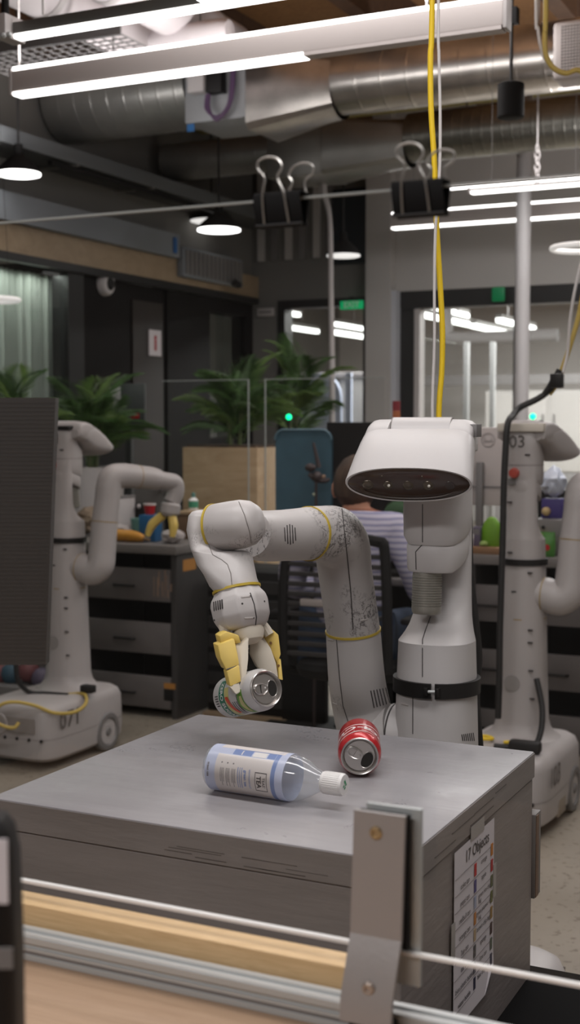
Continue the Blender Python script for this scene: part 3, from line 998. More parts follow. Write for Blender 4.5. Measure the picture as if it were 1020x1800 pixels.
MB().cyl((0, 0, 0.02), (0, 0, ZC - ch.location.z), 0.004, n=5).build('rod', LGREY, ch)

# ================================================================== surface pointing helpers
from mathutils.bvhtree import BVHTree
class Skin:
    """finds the point of finished parts that lies in a given direction, to lay seams and marks on real surfaces"""

    def __init__(s, root, objs):
        M = Matrix.Translation(root.location) @ root.rotation_euler.to_matrix().to_4x4()
        vs, fs = [], []
        for o in objs:
            k = len(vs)
            vs += [M @ v.co for v in o.data.vertices]
            fs += [[k + i for i in p.vertices] for p in o.data.polygons]
        s.t = BVHTree.FromPolygons(vs, fs)
        s.c = Vector(sum(vs, Vector()) / len(vs))

    def __call__(s, px, py, lift=0.0):
        r = ray(px, py).normalized()
        p, n, i, d = s.t.ray_cast(CAMP, r)
        if p is None:
            return None
        if n.dot(r) > 0:
            n = -n
        return p + n * lift

    def line(s, mb, pxs, r=0.001, steps=10, n=6, lift=0.0):
        pts = []
        for (a, b), (c, d) in zip(pxs, pxs[1:]):
            for k in range(steps):
                q = s(a + (c - a) * k / steps, b + (d - b) * k / steps, lift)
                if q is not None:
                    pts.append(q)
        q = s(*pxs[-1], lift)
        if q is not None:
            pts.append(q)
        if len(pts) > 1:
            mb.tube(pts, r, n, 1)
        return mb


# ================================================================== the grey test bench
BX0, BX1, BY0, BY1, BT = -1.187, -0.560, 1.457, 2.053, 0.87
bench = thing('plywood_bench', 'grey painted plywood box bench carrying the bottle and red can', 'bench', ((BX0 + BX1) / 2, (BY0 + BY1) / 2, 0))
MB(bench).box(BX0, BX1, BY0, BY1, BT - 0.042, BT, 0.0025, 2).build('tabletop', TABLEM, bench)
MB(bench).box(BX0 + .001, BX1 - .001, BY0 - .0008, BY0 - .0001, BT - .0415, BT - .0022).build('front_shade_band', SIDEM, bench, False)  # thin darker band paints shade onto the front of the top
MB(bench).box(BX1 + .0001, BX1 + .0008, BY0 + .001, BY1 - .001, BT - .0415, BT - .0022).build('side_shade_band', SIDEM, bench, False)  # the same painted shade on the side of the top
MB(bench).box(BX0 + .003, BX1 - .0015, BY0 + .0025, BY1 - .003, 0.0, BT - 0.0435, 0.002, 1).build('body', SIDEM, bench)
m = MB(bench)
rr = random.Random(3)
for k in range(9):           # torn plies along the edge of the top
    x = BX0 + 0.22 + rr.random() * 0.3
    z = BT - 0.026 - rr.random() * 0.014
    L = 0.02 + rr.random() * 0.06
    m.box(x, min(x + L, BX1 - .01), BY0 - .0014, BY0 + .001, z, z + 0.0004 + rr.random() * .0006)
for k in range(5):
    y = BY0 + 0.03 + rr.random() * 0.4
    z = BT - 0.012 - rr.random() * 0.02
    m.box(BX1 - .001, BX1 + .0013, y, y + 0.04 + rr.random() * .1, z, z + 0.0010)
m.build('torn_ply', mat('ply_crack', (.07, .06, .055), .8), bench, False, 'stuff')  # thin dark lines for the cracks between plies
h = MB(bench).box(BX1 - 0.012, BX1 + 0.003, BY1 + .001, BY1 + 0.035, 0.625, 0.765, 0.002).build('batten', mat('batten_grey', (0.14, 0.13, 0.128), 0.5), bench)
h['label'] = 'short batten with a bare brown wood edge'
MB(bench).box(BX1 + 0.0032, BX1 + 0.0042, BY1 + .003, BY1 + 0.018, 0.627, 0.763).build('bare_edge', wood('bare_edge_wood', (.10, .05, .03), (.17, .09, .05)), h, False)

# the printed list taped to the side of the bench
XP = BX1 + 0.0012
c_tl, c_tr, c_br = atx(799, 1500, XP), atx(869, 1437, XP), atx(871, 1722, XP)
py0, py1, pz1 = c_tl.y, c_tr.y, (c_tl.z + c_tr.z) / 2
pz0 = c_br.z
PW, PH_ = py1 - py0, pz1 - pz0
sheet = thing('paper_list', 'white printed list of seventeen objects taped to the bench side', 'paper', (XP, py0, pz0))
m = MB()
rows = []
for k in range(9):                       # the sheet curls a little at its lower corner
    v = k / 8
    rows.append([(0.0003 + (0.010 * max(0, 0.25 - v) * (i / 8) * 4 * 0.25 if v < .25 else 0), i / 8 * PW * (1 - (0.25 * max(0, .12 - v) / .12 if i == 8 else 0)), v * PH_) for i in range(9)])
m.loft(rows, False, False, closed=False).build('sheet', PAPER, sheet)
for (y0, y1, z0, z1) in ((PW * .38, PW * .72, PH_ - .004, PH_ + .016), (PW - .004, PW + .010, PH_ * .52, PH_ * .72), (-.012, .004, PH_ * .42, PH_ * .62)):
    MB().box(0.0006, 0.0011, y0, y1, z0, z1).build('tape', TAPE, sheet, False)
LF = lambda y, z, x=0.0012: flat((x, y, z), (0, 1, 0), (0, 0, 1))
MB().text('17 Objects', PW * .135, LF(PW * .55, PH_ * .92), 0.0002).build('heading', INK, sheet, False)
left = ['coke can', 'pepsi can', 'redbull can', 'orange can', '7up can', 'tea can', 'blue plastic bottle', 'water bottle']
right = ['orange', 'apple', 'green rice chip bag', 'green jalapeno chip bag', 'brown chip bag', 'sponge', 'lime can', 'blue chip bag']
lm = MB()
rows_ = [0.80 - i * 0.094 for i in range(8)]
for i, (a, b) in enumerate(zip(left, right)):
    lm.text(a, PW * .060, LF(PW * .25, PH_ * (rows_[i] - .02)), 0.0001)
    w_ = b.split()
    if len(w_) > 3:
        lm.text(' '.join(w_[:-1]), PW * .052, LF(PW * .74, PH_ * (rows_[i] + .012)), 0.0001)
        lm.text(w_[-1], PW * .052, LF(PW * .62, PH_ * (rows_[i] - .02)), 0.0001)
    else:
        lm.text(b, PW * .056, LF(PW * .72, PH_ * (rows_[i] + .012)), 0.0001)
lm.build('lettering', INK, sheet, False, 'stuff')
MB().text('(11-42)', PW * .12, LF(PW * .74, PH_ * .055), 0.0003).build('handwriting', INK, sheet, False)
lm = MB()
for i in range(9):
    z = PH_ * (0.845 - i * 0.094)
    lm.box(0.0008, 0.0011, 0.003, PW - .003, z, z + .0007)
lm.build('ruled_lines', INKG, sheet, False)
icon_l = [(.5, .03, .03), (.08, .07, .22), (.35, .38, .5), (.5, .2, .05), (.45, .33, .2), (.1, .1, .1), (.15, .14, .16), (.02, .02, .05)]
icon_r = [(.55, .2, .03), (.4, .02, .02), (.10, .11, .05), (.12, .13, .04), (.3, .18, .05), (.06, .03, .03), (.1, .12, .09), (.05, .05, .09)]
for i in range(8):
    for cc, y in ((icon_l[i], PW * .50), (icon_r[i], PW * .93)):
        mm = mat('icon_%d%d%d' % tuple(int(q * 100) for q in cc), cc, 0.8)
        z = PH_ * (rows_[i] - (0.0 if y < PW * .6 else -.025))
        MB().box(0.0010, 0.0014, y - PW * .028, y + PW * .028, z - .009, z + .009, 0.0003, 1).build('picture', mm, sheet, False)


# ================================================================== cans and bottle
def soda_can(name, label, bottom, top, open_dir, body_mat):
    bottom, top = Vector(bottom), Vector(top)
    t = thing(name, label, 'can', bottom)
    ax = (top - bottom).normalized()
    u = Vector(open_dir)
    u = (u - ax * u.dot(ax)).normalized()
    v = ax.cross(u)
    b0 = bottom
    MB(t).lathe([(0.008, 0), (0.006, 0.018), (0.0, 0.0235), (0.002, 0.026), (0.006, 0.0285)], b0, ax, 40, u).build('base', TIN, t)
    body = MB(t).lathe([(0.0062, 0.0287), (0.011, 0.0325), (0.014, 0.033), (0.104, 0.033), (0.108, 0.0326), (0.1165, 0.0285), (0.118, 0.0278)], b0, ax, 48, u, False, False).build('body', body_mat, t)
    lid = MB(t).lathe([(0.1182, 0.0277), (0.1190, 0.0282), (0.1212, 0.0284), (0.1222, 0.0274), (0.1216, 0.0262), (0.1185, 0.0252), (0.1150, 0.0243), (0.1158, 0.0232), (0.1172, 0.0226), (0.1172, 0)], b0, ax, 48, u, False).build('lid', TIN, t)
    q = b0 + ax * 0.1174
    ell = [q + u * (0.0120 + 0.0098 * math.cos(a) * (1.0 if math.cos(a) > 0 else 0.8)) + v * 0.0130 * math.sin(a) for a in [2 * PI * k / 24 for k in range(24)]]
    MB(t).prism(ell, ax * 0.0003).build('opening', HOLE, lid, False)
    MB(t).tube([p + ax * 0.0004 for p in ell], 0.0007, 6, 1, closed=True).build('opening_lip', TIN, lid)
    tb = MB(t)
    ring = [q + ax * 0.0018 + u * (-0.0085 + 0.0115 * math.cos(a)) + v * 0.0078 * math.sin(a) for a in [2 * PI * k / 20 for k in range(20)]]
    tb.tube(ring, 0.0016, 6, 1, closed=True)
    tb.lathe([(0.0, 0.0034), (0.0028, 0.003), (0.0034, 0.0)], q, ax, 14)
    tb.prism([q + ax * .0012 + u * .001 + v * .006, q + ax * .0012 + u * .001 - v * .006, q + ax * .0012 - u * .008 - v * .006, q + ax * .0012 - u * .008 + v * .006], ax * 0.0014)
    tb.build('pull_tab', TIN, t)
    return t, b0, ax, u, v


def wrapper(b0, ax, e1, e2, r):
    """(u around, v along, start angle, start height) -> point on a cylinder"""
    return lambda a, h: b0 + ax * h + (e1 * math.cos(a) + e2 * math.sin(a)) * r


def patch(mb, W, a0, a1, h0, h1, n=10, k=4):
    rows = [[W(a0 + (a1 - a0) * i / n, (h0(a0 + (a1 - a0) * i / n) if callable(h0) else h0) * (1 - j / k) + (h1(a0 + (a1 - a0) * i / n) if callable(h1) else h1) * j / k) for i in range(n + 1)] for j in range(k + 1)]
    mb.loft(rows, False, False, closed=False)
    return mb


def facing(p, ax):
    e1 = (CAMP - Vector(p))
    e1 = (e1 - ax * e1.dot(ax)).normalized()
    return e1, ax.cross(e1)


# red can lying on the bench
top = Vector((-0.752, 1.780, BT + 0.0332))
bot = top + Vector((-0.40, 0.9165, 0)).normalized() * 0.122
red, b0, ax, u, v = soda_can('soda_can', 'red soda can lying open end forward on the grey bench', bot, top, (RDIR * 0.95 + Vector((0, 0, -0.55))), CANRED)
e1, e2 = facing(b0, ax)
W = wrapper(b0, ax, Vector((0, 0, 1)), ax.cross(Vector((0, 0, 1))), 0.03325)
m = MB(red)
m.text('Coca-Cola', 0.030, lambda a, b: W(a / 0.033 - 0.2, 0.075 + b), 0.0006, 0.35, 0.004)
patch(m, W, -1.9, 1.7, lambda a: 0.0955 + .004 * math.sin(a * 2.2), lambda a: 0.0975 + .0055 * math.sin(a * 2.2 + .3), 40, 2)
patch(m, W, -1.2, 1.4, lambda a: 0.048 + .006 * math.sin(a * 2.0 + 1), lambda a: 0.0505 + .007 * math.sin(a * 2.0 + 1.2), 40, 2)
m.build('white_script', PRINTW, red)

# green and white can held in the gripper
gtop, gbot = Vector((-0.908, 1.783, 0.992)), Vector((-1.012, 1.842, 0.956))
grn, b0, ax, u, v = soda_can('soda_can', 'silver and green soda can held in the yellow gripper', gbot, gbot + (gtop - gbot).normalized() * 0.122, RDIR + Vector((0, 0, .12)), CANWHITE)
e1, e2 = facing(b0, ax)      # e2 runs downwards in the view
W = wrapper(b0, ax, e1, e2, 0.0332)
W2 = wrapper(b0, ax, e1, e2, 0.0334)
W3 = wrapper(b0, ax, e1, e2, 0.0336)
m = MB(grn); patch(m, W, -0.95, 1.5, 0.030, 0.046, 20, 2); m.build('green_band', CANGREEN, grn)
m = MB(grn); m.text('ZERO SUGAR', 0.0115, lambda a, b: W2(a / 0.033 + 0.25, 0.038 + b), 0.0003, 0, 0.003); m.build('band_lettering', PRINTW, grn)
m = MB(grn); patch(m, W, -0.5, 1.3, 0.047, 0.060, 16, 2); m.build('pale_yellow_field', CANYEL, grn)
m = MB(grn); patch(m, W3, -0.05, 0.95, lambda a: 0.052 + .012 * (a - .3), lambda a: 0.061 + .012 * (a - .3), 12, 2); m.build('orange_banner', CANBANNER, grn)
m = MB(grn)
patch(m, W, -0.25, 1.25, lambda a: 0.080 + 0.010 * abs(a - .5), lambda a: 0.100, 16, 2)
m.build('green_shield', CANLEAF, grn)
m = MB(grn)
patch(m, W2, 0.05, 1.05, lambda a: 0.086 + 0.010 * abs(a - .5), lambda a: 0.097, 12, 2)
m.build('yellow_shield', CANYEL, grn)
m = MB(grn)
patch(m, W2, -0.6, 0.0, lambda a: 0.082 - .02 * a, lambda a: 0.084 - .02 * a, 8, 1)
patch(m, W2, 0.0, 0.9, lambda a: 0.082 - .004 * a, lambda a: 0.0835 - .004 * a, 8, 1)
for h in (.066, .0715, .077):
    patch(m, W2, 0.25, 1.15, h, h + .0018, 8, 1)
for k in range(5):
    patch(m, W2, -0.2 + k * .12, -0.15 + k * .12, 0.018, 0.027, 2, 1)
m.text('GINGER ALE', 0.0075, lambda a, b: W2(a / 0.033 - 0.95, 0.076 + b), 0.0001, 0, 0.003)
m.build('dark_print', INK, grn)

# clear tea bottle lying on the bench
pb, pc = atz(372, 1346, BT + 0.0335), atz(606, 1380, BT + 0.0335)
ax = (pc - pb).normalized(); LB = (pc - pb).length
bottle = thing('drink_bottle', 'clear bottle with cream and blue label lying on the bench', 'bottle', pb)
e1, e2 = facing(pb, ax)
k_ = LB / 0.205
prof = [(0.004, 0), (0.006, 0.018), (0.0, 0.024), (0.002, 0.029), (0.008, 0.0325), (0.018, 0.033), (0.126, 0.033), (0.132, 0.0325), (0.142, 0.030), (0.154, 0.024), (0.166, 0.0165), (0.174, 0.0128), (0.186, 0.0122)]
MB(bottle).lathe([(h * k_, r) for h, r in prof], pb, ax, 48, e1).build('bottle_body', PETCLEAR, bottle)
MB(bottle).lathe([(0.1742 * k_, 0.0150), (0.176 * k_, 0.0155), (0.203 * k_, 0.0155), (0.205 * k_, 0.0145), (0.2052 * k_, 0)], pb, ax, 36, e1).build('cap', CAPW, bottle)
rb = MB(bottle)
for i in range(36):
    a = 2 * PI * i / 36
    d = e1 * math.cos(a) + e2 * math.sin(a)
    rb.cyl(pb + ax * 0.178 * k_ + d * 0.0154, pb + ax * 0.201 * k_ + d * 0.0154, 0.0005, n=5)
rb.build('cap_ribs', CAPW, bottle, kind='stuff')
q = pb + ax * (0.2054 * k_)
m = MB(bottle)
for k, (a, b) in enumerate(((-.003, .002), (.001, .004), (0.0, -.003), (.003, -.001), (-.002, -.005))):
    cc = q + e1 * 0 + e2.cross(ax) * 0
    uu, vv = RDIR - ax * RDIR.dot(ax), e2
    uu = ax.cross(vv)
    m.prism([cc + uu * (a - .0022) + vv * (b + .001), cc + uu * a + vv * (b + .0022), cc + uu * (a + .0024) + vv * (b - .0004), cc + uu * (a + .0006) + vv * (b - .0022)], ax * .0002)
m.build('cap_print', CAPG, bottle, False)
W = wrapper(pb, ax, e1, e2, 0.03315)
W2 = wrapper(pb, ax, e1, e2, 0.0333)
W3 = wrapper(pb, ax, e1, e2, 0.03345)
K = k_
m = MB(bottle); patch(m, W, -PI, PI * .999, 0.008 * K, 0.128 * K, 60, 3); m.build('label_sleeve', LABELLB, bottle)
m = MB(bottle)
patch(m, W2, -0.62, 1.35, 0.024 * K, 0.110 * K, 24, 2)
m.build('front_panel', LABELC, bottle)
m = MB(bottle)
patch(m, W2, -2.4, -1.02, 0.022 * K, 0.120 * K, 20, 2)
m.build('back_panel', LABELC, bottle)
m = MB(bottle)
patch(m, W2, -2.6, 1.6, 0.1105 * K, 0.1165 * K, 40, 1)
patch(m, W2, -0.98, -0.66, 0.045 * K, 0.074 * K, 6, 1)
patch(m, W2, -0.98, -0.66, 0.098 * K, 0.110 * K, 6, 1)
patch(m, W3, -1.03, -1.00, 0.044 * K, 0.112 * K, 2, 1)
m.build('blue_blocks', LABELB, bottle)
m = MB(bottle)
patch(m, W2, -0.98, -0.66, 0.0755 * K, 0.0965 * K, 6, 1)
patch(m, W3, -0.96, -0.68, 0.058 * K, 0.0595 * K, 6, 1)
m.build('white_blocks', PRINTW, bottle)
m = MB(bottle)     # the square logo and the words, all reading around the bottle
ac, hc, hw, ww = 0.42, 0.096 * K, 0.0095, 0.42
for (a0, a1, h0, h1) in ((ac - ww, ac + ww, hc + hw - .0009, hc + hw), (ac - ww, ac + ww, hc - hw, hc - hw + .0009), (ac - ww, ac - ww + .035, hc - hw, hc + hw), (ac + ww - .035, ac + ww, hc - hw, hc + hw)):
    patch(m, W3, a0, a1, h0, h1, 10, 1)
m.text("TEAS'", 0.0062, lambda a, b: W3(ac + a / 0.033, hc + 0.0042 + b), 0.0001, 0, 0.002)
m.text("TEA", 0.0098, lambda a, b: W3(ac + a / 0.033, hc - 0.0035 + b), 0.0003, 0, 0.002)
m.build('logo', INK, bottle)
m = MB(bottle)
for i, h in enumerate((.033, .042, .051)):
    for j in range(3):
        patch(m, W3, 0.0, 0.62 + .2 * ((i + j) % 2), (h + j * .0022) * K, (h + j * .0022 + .0008) * K, 8, 1)
    patch(m, W3, -0.25, -0.19, h * K, (h + .002) * K, 2, 1)
m.text('green tea', 0.0055, lambda a, b: W3(0.15 + a / .033, 0.0135 * K + b), 0.0001, 0, 0.002)
m.build('small_print', INKG, bottle)
m = MB(bottle)
m.text('unsweetened', 0.0052, lambda a, b: W3(0.35 + a / .033, 0.079 * K + b), 0, 0, 0.002)
m.text('green tea', 0.0062, lambda a, b: W3(0.35 + a / .033, 0.072 * K + b), 0.0002, 0, 0.002)
for j in range(3):
    patch(m, W3, -0.1, 0.8, (.060 + j * .003) * K, (.061 + j * .003) * K, 8, 1)
m.build('blue_print', LABELB, bottle)

# ================================================================== robots
def ring_band(mb, c, ax, r, w_, t=0.0012, n=40):
    ax = Vector(ax).normalized()
    return mb.lathe([(-w_ / 2, r - .002), (-w_ / 2, r + t), (w_ / 2, r + t), (w_ / 2, r - .002)], c, ax, n)


def robot_body(t, W_, detail, yaw=0.0, shift=0.0, recess=False):
    """base, column, scanner, neck and head in the robot's own axes: it faces +Y"""
    # wheeled base
    def br(z, g, y0=-0.40, y1=0.19, a=0.19):
        return se(a - g, y0 + g, y1 - g, z, 6, 48)
    base = MB().loft([br(.035, .02), br(.05, .004), br(.10, 0), br(.225, .004), br(.25, .014), br(.264, .034), br(.268, .06)]).build('base', W_, t)
    seam = MB().loft([br(.128, -.0006), br(.1295, -.0006)], False, False).build('base_seam', SEAMG, t)
    for s_ in (-1, 1):
        for y in (0.02,):
            wh = MB().lathe([(0, 0.078), (0.006, 0.084), (0.03, 0.084), (0.036, 0.078), (0.037, 0.06), (0.030, 0.055), (0.030, 0.02), (0.038, 0.015), (0.038, 0)], (s_ * 0.158, y, 0.085), (s_, 0, 0), 36).build('wheel', MGREY, t)
            MB().lathe([(0, 0.054), (.0005, 0.054), (.001, 0)], (s_ * 0.1885, y, 0.085), (s_, 0, 0), 24).build('hub', LGREY, wh)
        if recess:
            MB().box(s_ * 0.165, s_ * 0.1895, -0.20, -0.10, 0.036, 0.10, 0.004).build('side_recess', mat('recess_beige', (0.30, 0.25, 0.20), 0.6), t)
    for k in range(6):
        MB().sphere((-0.15 + k * 0.06, -0.3995, 0.128), 0.0075, 10).build('sensor_dot', BLACK, t)
    MB().box(-0.16, 0.12, -0.4015, -0.399, 0.152, 0.215, 0.001, 1).build('rear_grille', mat('grille_tan', (0.27, 0.235, 0.21), 0.6), t)
    g = MB()
    for k in range(10):
        g.box(-0.155, 0.115, -0.4022, -0.4014, 0.155 + k * .006, 0.157 + k * .006)
    g.build('grille_ribs', W_, t, False, 'stuff')
    MB().lathe([(0, .045), (.004, .043), (.005, .03), (.002, .029), (.002, 0)], (-0.06, -0.402, 0.182), (0, -1, 0), 28).build('power_port', W_, t)
    # column
    sec = [(.262, .150, -.155, .145), (.275, .120, -.122, .118), (.30, .101, -.102, .100), (.33, .093, -.094, .093), (.50, .087, -.088, .087), (.72, .0805, -.081, .0805),
           (.83, .0775, -.078, .0775), (.90, .0755, -.076, .0755), (.985, .0725, -.073, .0725)]
    MB().loft([se(a, yb, yf, z, 2.3) for z, a, yb, yf in sec]).build('column', W_, t)
    sec = [(.9852, .0723, -.0728, .0722), (.988, .071, -.0725, .066), (.998, .0665, -.071, .046), (1.012, .062, -.069, .024), (1.032, .058, -.067, .004),
           (1.06, .0555, -.0655, -.010), (1.10, .0545, -.065, -.013), (1.19, .0545, -.064, -.013), (1.25, .0545, -.063, -.01)]
    MB().loft([se(a, yb, yf, z, 2.3) for z, a, yb, yf in sec]).build('waist', W_, t)
    zb = lambda y: 1.118 + 0.036 * min(1, max(0, (0.040 - y) / 0.09)) ** 0.9
    zt = lambda y: 1.163 + 0.026 * min(1, max(0, (0.045 - y) / 0.1))
    MB().loft([se(.0535, -.064, .058, 0, 2.5, zf=lambda y: zb(y) + .002), se(.0555, -.0655, .0605, 0, 2.5, zf=lambda y: zb(y) + .006), se(.0565, -.066, .0615, 0, 2.5, zf=zt),
               se(.053, -.0645, .057, 0, 2.5, zf=lambda y: zt(y) + .010)]).build('collar', W_, t)
    zn = lambda y: 1.172 + 0.025 * min(1, max(0, (0.045 - y) / 0.1))
    MB().loft([se(.055, -.064, .060, 0, 2.6, zf=zn), se(.0615, -.066, .066, 0, 2.6, zf=lambda y: zn(y) + .014), se(.0625, -.066, .067, 1.235, 2.6), se(.0620, -.066, .066, 1.285, 2.6),
               se(.0605, -.066, .03, 1.315, 2.8), se(.059, -.065, .0, 1.36, 3.0), se(.055, -.060, -.01, 1.372, 3.0)]).build('neck', W_, t)
    # scanner under the collar
    pr = [(0, .025), (.004, .0275), (.010, .0285)]
    z = .012
    while z < .072:
        pr += [(z, .0285), (z + .0028, .0285), (z + .0034, .0273), (z + .0042, .0273)]
        z += .0048
    pr += [(.076, .0278), (.082, .026), (.088, .026)]
    MB().lathe(pr, (0.010, .034, 1.039), (0, -0.06, 1), 40).build('scanner', LIDAR, t)
    # head
    def hs(y, z, hw, hh, tilt, n=2.7, k=44, push=0.0):
        u = Vector((0, math.sin(tilt), math.cos(tilt)))
        nrm = Vector((0, math.cos(tilt), -math.sin(tilt)))
        out = []
        for i in range(k):
            a = 2 * PI * i / k
            c, s_ = math.cos(a), math.sin(a)
            kx = hw * math.copysign(abs(c) ** (2 / n), c)
            kz = hh * math.copysign(abs(s_) ** (2 / n), s_)
            if s_ < 0:
                kx *= 1 - 0.10 * abs(s_)
            out.append(Vector((kx, y, z)) + u * kz + nrm * push)
        return out
    T = math.radians
    sh = MB().loft([hs(-.040, 1.362, .070, .018, 0, 3.6), hs(-.038, 1.360, .092, .022, 0, 4), hs(-.020, 1.357, .0985, .025, 0, 4.5), hs(.02, 1.352, .1005, .030, T(2), 5), hs(.050, 1.348, .1025, .042, T(8), 5.5),
               hs(.075, 1.342, .1045, .0505, T(14), 5.2), hs(.10, 1.331, .107, .0515, T(19), 4.4), hs(.135, 1.316, .1100, .0495, T(26), 3.5), hs(.165, 1.302, .1130, .0437, T(31), 2.8), hs(.186, 1.293, .1148, .0387, T(33), 2.4), hs(.190, 1.2915, .1133, .0370, T(33), 2.35),
               hs(.1895, 1.2917, .1098, .0347, T(33), 2.3)], True, False).build('head_shell', W_, t)
    for s_ in (-1, 1):
        yz = [(-.036, 1.345), (-.036, 1.375), (-.028, 1.398), (-.006, 1.408), (.022, 1.4085), (.055, 1.4005), (.090, 1.3835), (.100, 1.35)]
        rr_ = []
        for x, g in ((.0575, .0), (.0590, .0), (.082, .0008), (.092, .005), (.0985, .014), (.1005, .026)):
            cy, cz_ = .025, 1.36
            rr_.append([Vector((s_ * x, cy + (y - cy) * (1 - g * 4.5), cz_ + (z - cz_) * (1 - g * 12))) for y, z in yz])
        e = MB().loft(rr_).build('head_side', W_, t, ang=60)
    vis = MB().loft([hs(.1885, 1.2920, .1090, .0340, T(33), 2.3), hs(.1890, 1.2918, .1075, .0330, T(33), 2.3), hs(.192, 1.2905, .06, .018, T(33), 2.2), hs(.1923, 1.2904, .01, .004, T(33), 2)]).build('visor', VISOR, t)
    MB().loft([hs(.1887, 1.2919, .1097, .0345, T(33), 2.3), hs(.1892, 1.2917, .1097, .0345, T(33), 2.3)], False, False).build('visor_gasket', SEAM, vis)
    if detail:
        nrm = Vector((0, math.cos(T(33)), -math.sin(T(33))))
        for k, (x, r) in enumerate(((.073, .0105), (.036, .0095), (0.0, .0105), (-.036, .0105))):
            le = MB().lathe([(0, r), (.0012, r * .95), (.0035, r * .6), (.0042, 0)], Vector((x, .1910, 1.2910)), nrm, 20).build('lens', LENS, vis)
            if k in (1, 3):
                MB().sphere(Vector((x - .002, .1955, 1.2900)), .0028, 10).build('lens_glint', mat('glint_pale', (.7, .66, .6), .2), le)  # pale bead painted in as a glint on the lens
                MB().sphere(Vector((x + .010, .2005, 1.307)), .0026, 10).build('small_sensor', LENS, vis)
        MB().lathe([(0, .009), (.0006, .0085), (.0008, 0)], Vector((-.074, .1910, 1.2910)), nrm, 20).build('lens', mat('lens_dark', (.03, .015, .01), .2), vis)
        MB().tube([hs(.1915, 1.2908, .092, .0290, T(33), 2.3)[k] for k in range(25, 42)], .0008, 6, 1).build('visor_step', mat('visor_edge', (.06, .04, .03), .3), vis)
    # hinge barrel and its slots
    MB().loft([[Vector((x, .012 + .043 * math.cos(a), 1.372 + .0405 * math.sin(a) * (1 if math.sin(a) > 0 else .6))) for a in [2 * PI * i / 32 for i in range(32)]] for x in (-.0555, -.0535, .0535, .0555)]).build('hinge_barrel', W_, t)
    for s_ in (-1, 1):
        MB().loft([[Vector((s_ * x, .013 + .0395 * math.cos(a), 1.3735 + .0392 * math.sin(a))) for a in [2 * PI * i / 32 for i in range(32)]] for x in (.0556, .0574)]).build('hinge_gap', SEAMG, t)
    # the head turns on the neck
    Q = Matrix.Translation((shift, 0, 0)) @ Matrix.Rotation(yaw, 4, 'Z')
    for o in t.children:
        if o.name.split('.')[0] in ('head_shell', 'head_side', 'visor', 'hinge_barrel', 'hinge_gap'):
            for k in [o] + list(o.children) + [g for c in o.children for g in c.children]:
                k.data.transform(Q)


def seg(mb, pts, rad, n=28, sub=8):
    return mb.tube(pts, rad, n, sub)


# ---------------- the working robot by the bench
main = thing('mobile_robot', 'nearest white robot, its scuffed arm gripping a can above the bench', 'robot', (-0.841, 2.371, 0), PI)
robot_body(main, WHITE, True, math.radians(12), .030)
A = MB(main)
seg(A, [(-0.86, 2.371, .795), (-0.900, 2.371, .795), (-0.925, 2.371, .792)], [.060, .060, .0595]).build('shoulder_housing', WHITE, main)
p0 = at(621, 1108, 2.525)
low = seg(MB(main), [(-0.926, 2.371, .792), (-0.955, 2.370, .786), (-0.985, 2.368, .800), (-0.997, 2.365, .845), at(627, 1190, 2.54), p0], [.0595, .0595, .0585, .0575, .0555, .0530]).build('lower_arm_link', SCUFF2, main)
A = MB(main)
ring_band(A, (-0.9255, 2.371, .792), (1, 0, 0), .0597, .003); A.build('seam_band', SEAM, main)
A = MB(main)
pe = at(543, 938, 2.375)
up = seg(A, [p0, at(613, 1050, 2.51), at(606, 1000, 2.495), at(601, 962, 2.475), at(588, 941, 2.44), at(566, 938, 2.405), pe], [.0525, .052, .052, .054, .054, .0515, .0490]).build('upper_arm_link', SCUFF, main)
A = MB(main); ring_band(A, p0, p0 - at(627, 1190, 2.54), .0532, .0045); A.build('yellow_band', YBAND, main)
A = MB(main); ring_band(A, pe, pe - at(566, 938, 2.405), .0492, .0045); A.build('yellow_band', YBAND, main)
fore = seg(MB(main), [pe, at(500, 941, 2.31), at(462, 942, 2.25), at(438, 938, 2.20)], [.0488, .0455, .044, .040]).build('forearm', SCUFF2, main)
wa, wb = at(377, 928, 2.150), at(463, 916, 2.105)
wj = MB(main).lathe([(0, .0375), (.004, .0392), (.03, .0400), (.055, .0398), (.070, .0365), (.081, .029), (.087, .017), (.089, 0)], wa, wb - wa, 40).build('wrist_joint', SCUFF2, main)
A = MB(main); ring_band(A, wa + (wb - wa).normalized() * .0015, wb - wa, .0392, .004); A.build('yellow_band', YBAND, main)
h0, h1 = at(416, 1036, 2.105), at(431, 1112, 2.085)
def slice_ring(y, x0, x1, d, th, n=3.0, dy=0.0):
    """outline across the wrist link at height y, from x0 to x1, th thick"""
    c0, c1 = at(x0, y - dy, d), at(x1, y + dy, d)
    c, hv = (c0 + c1) / 2, (c1 - c0) / 2
    dv = (FDIR - hv.normalized() * FDIR.dot(hv.normalized())).normalized()
    return [c + hv * math.copysign(abs(math.cos(q)) ** (2 / n), math.cos(q)) + dv * th * math.copysign(abs(math.sin(q)) ** (2 / n), math.sin(q)) for q in [2 * PI * k / 32 for k in range(32)]]


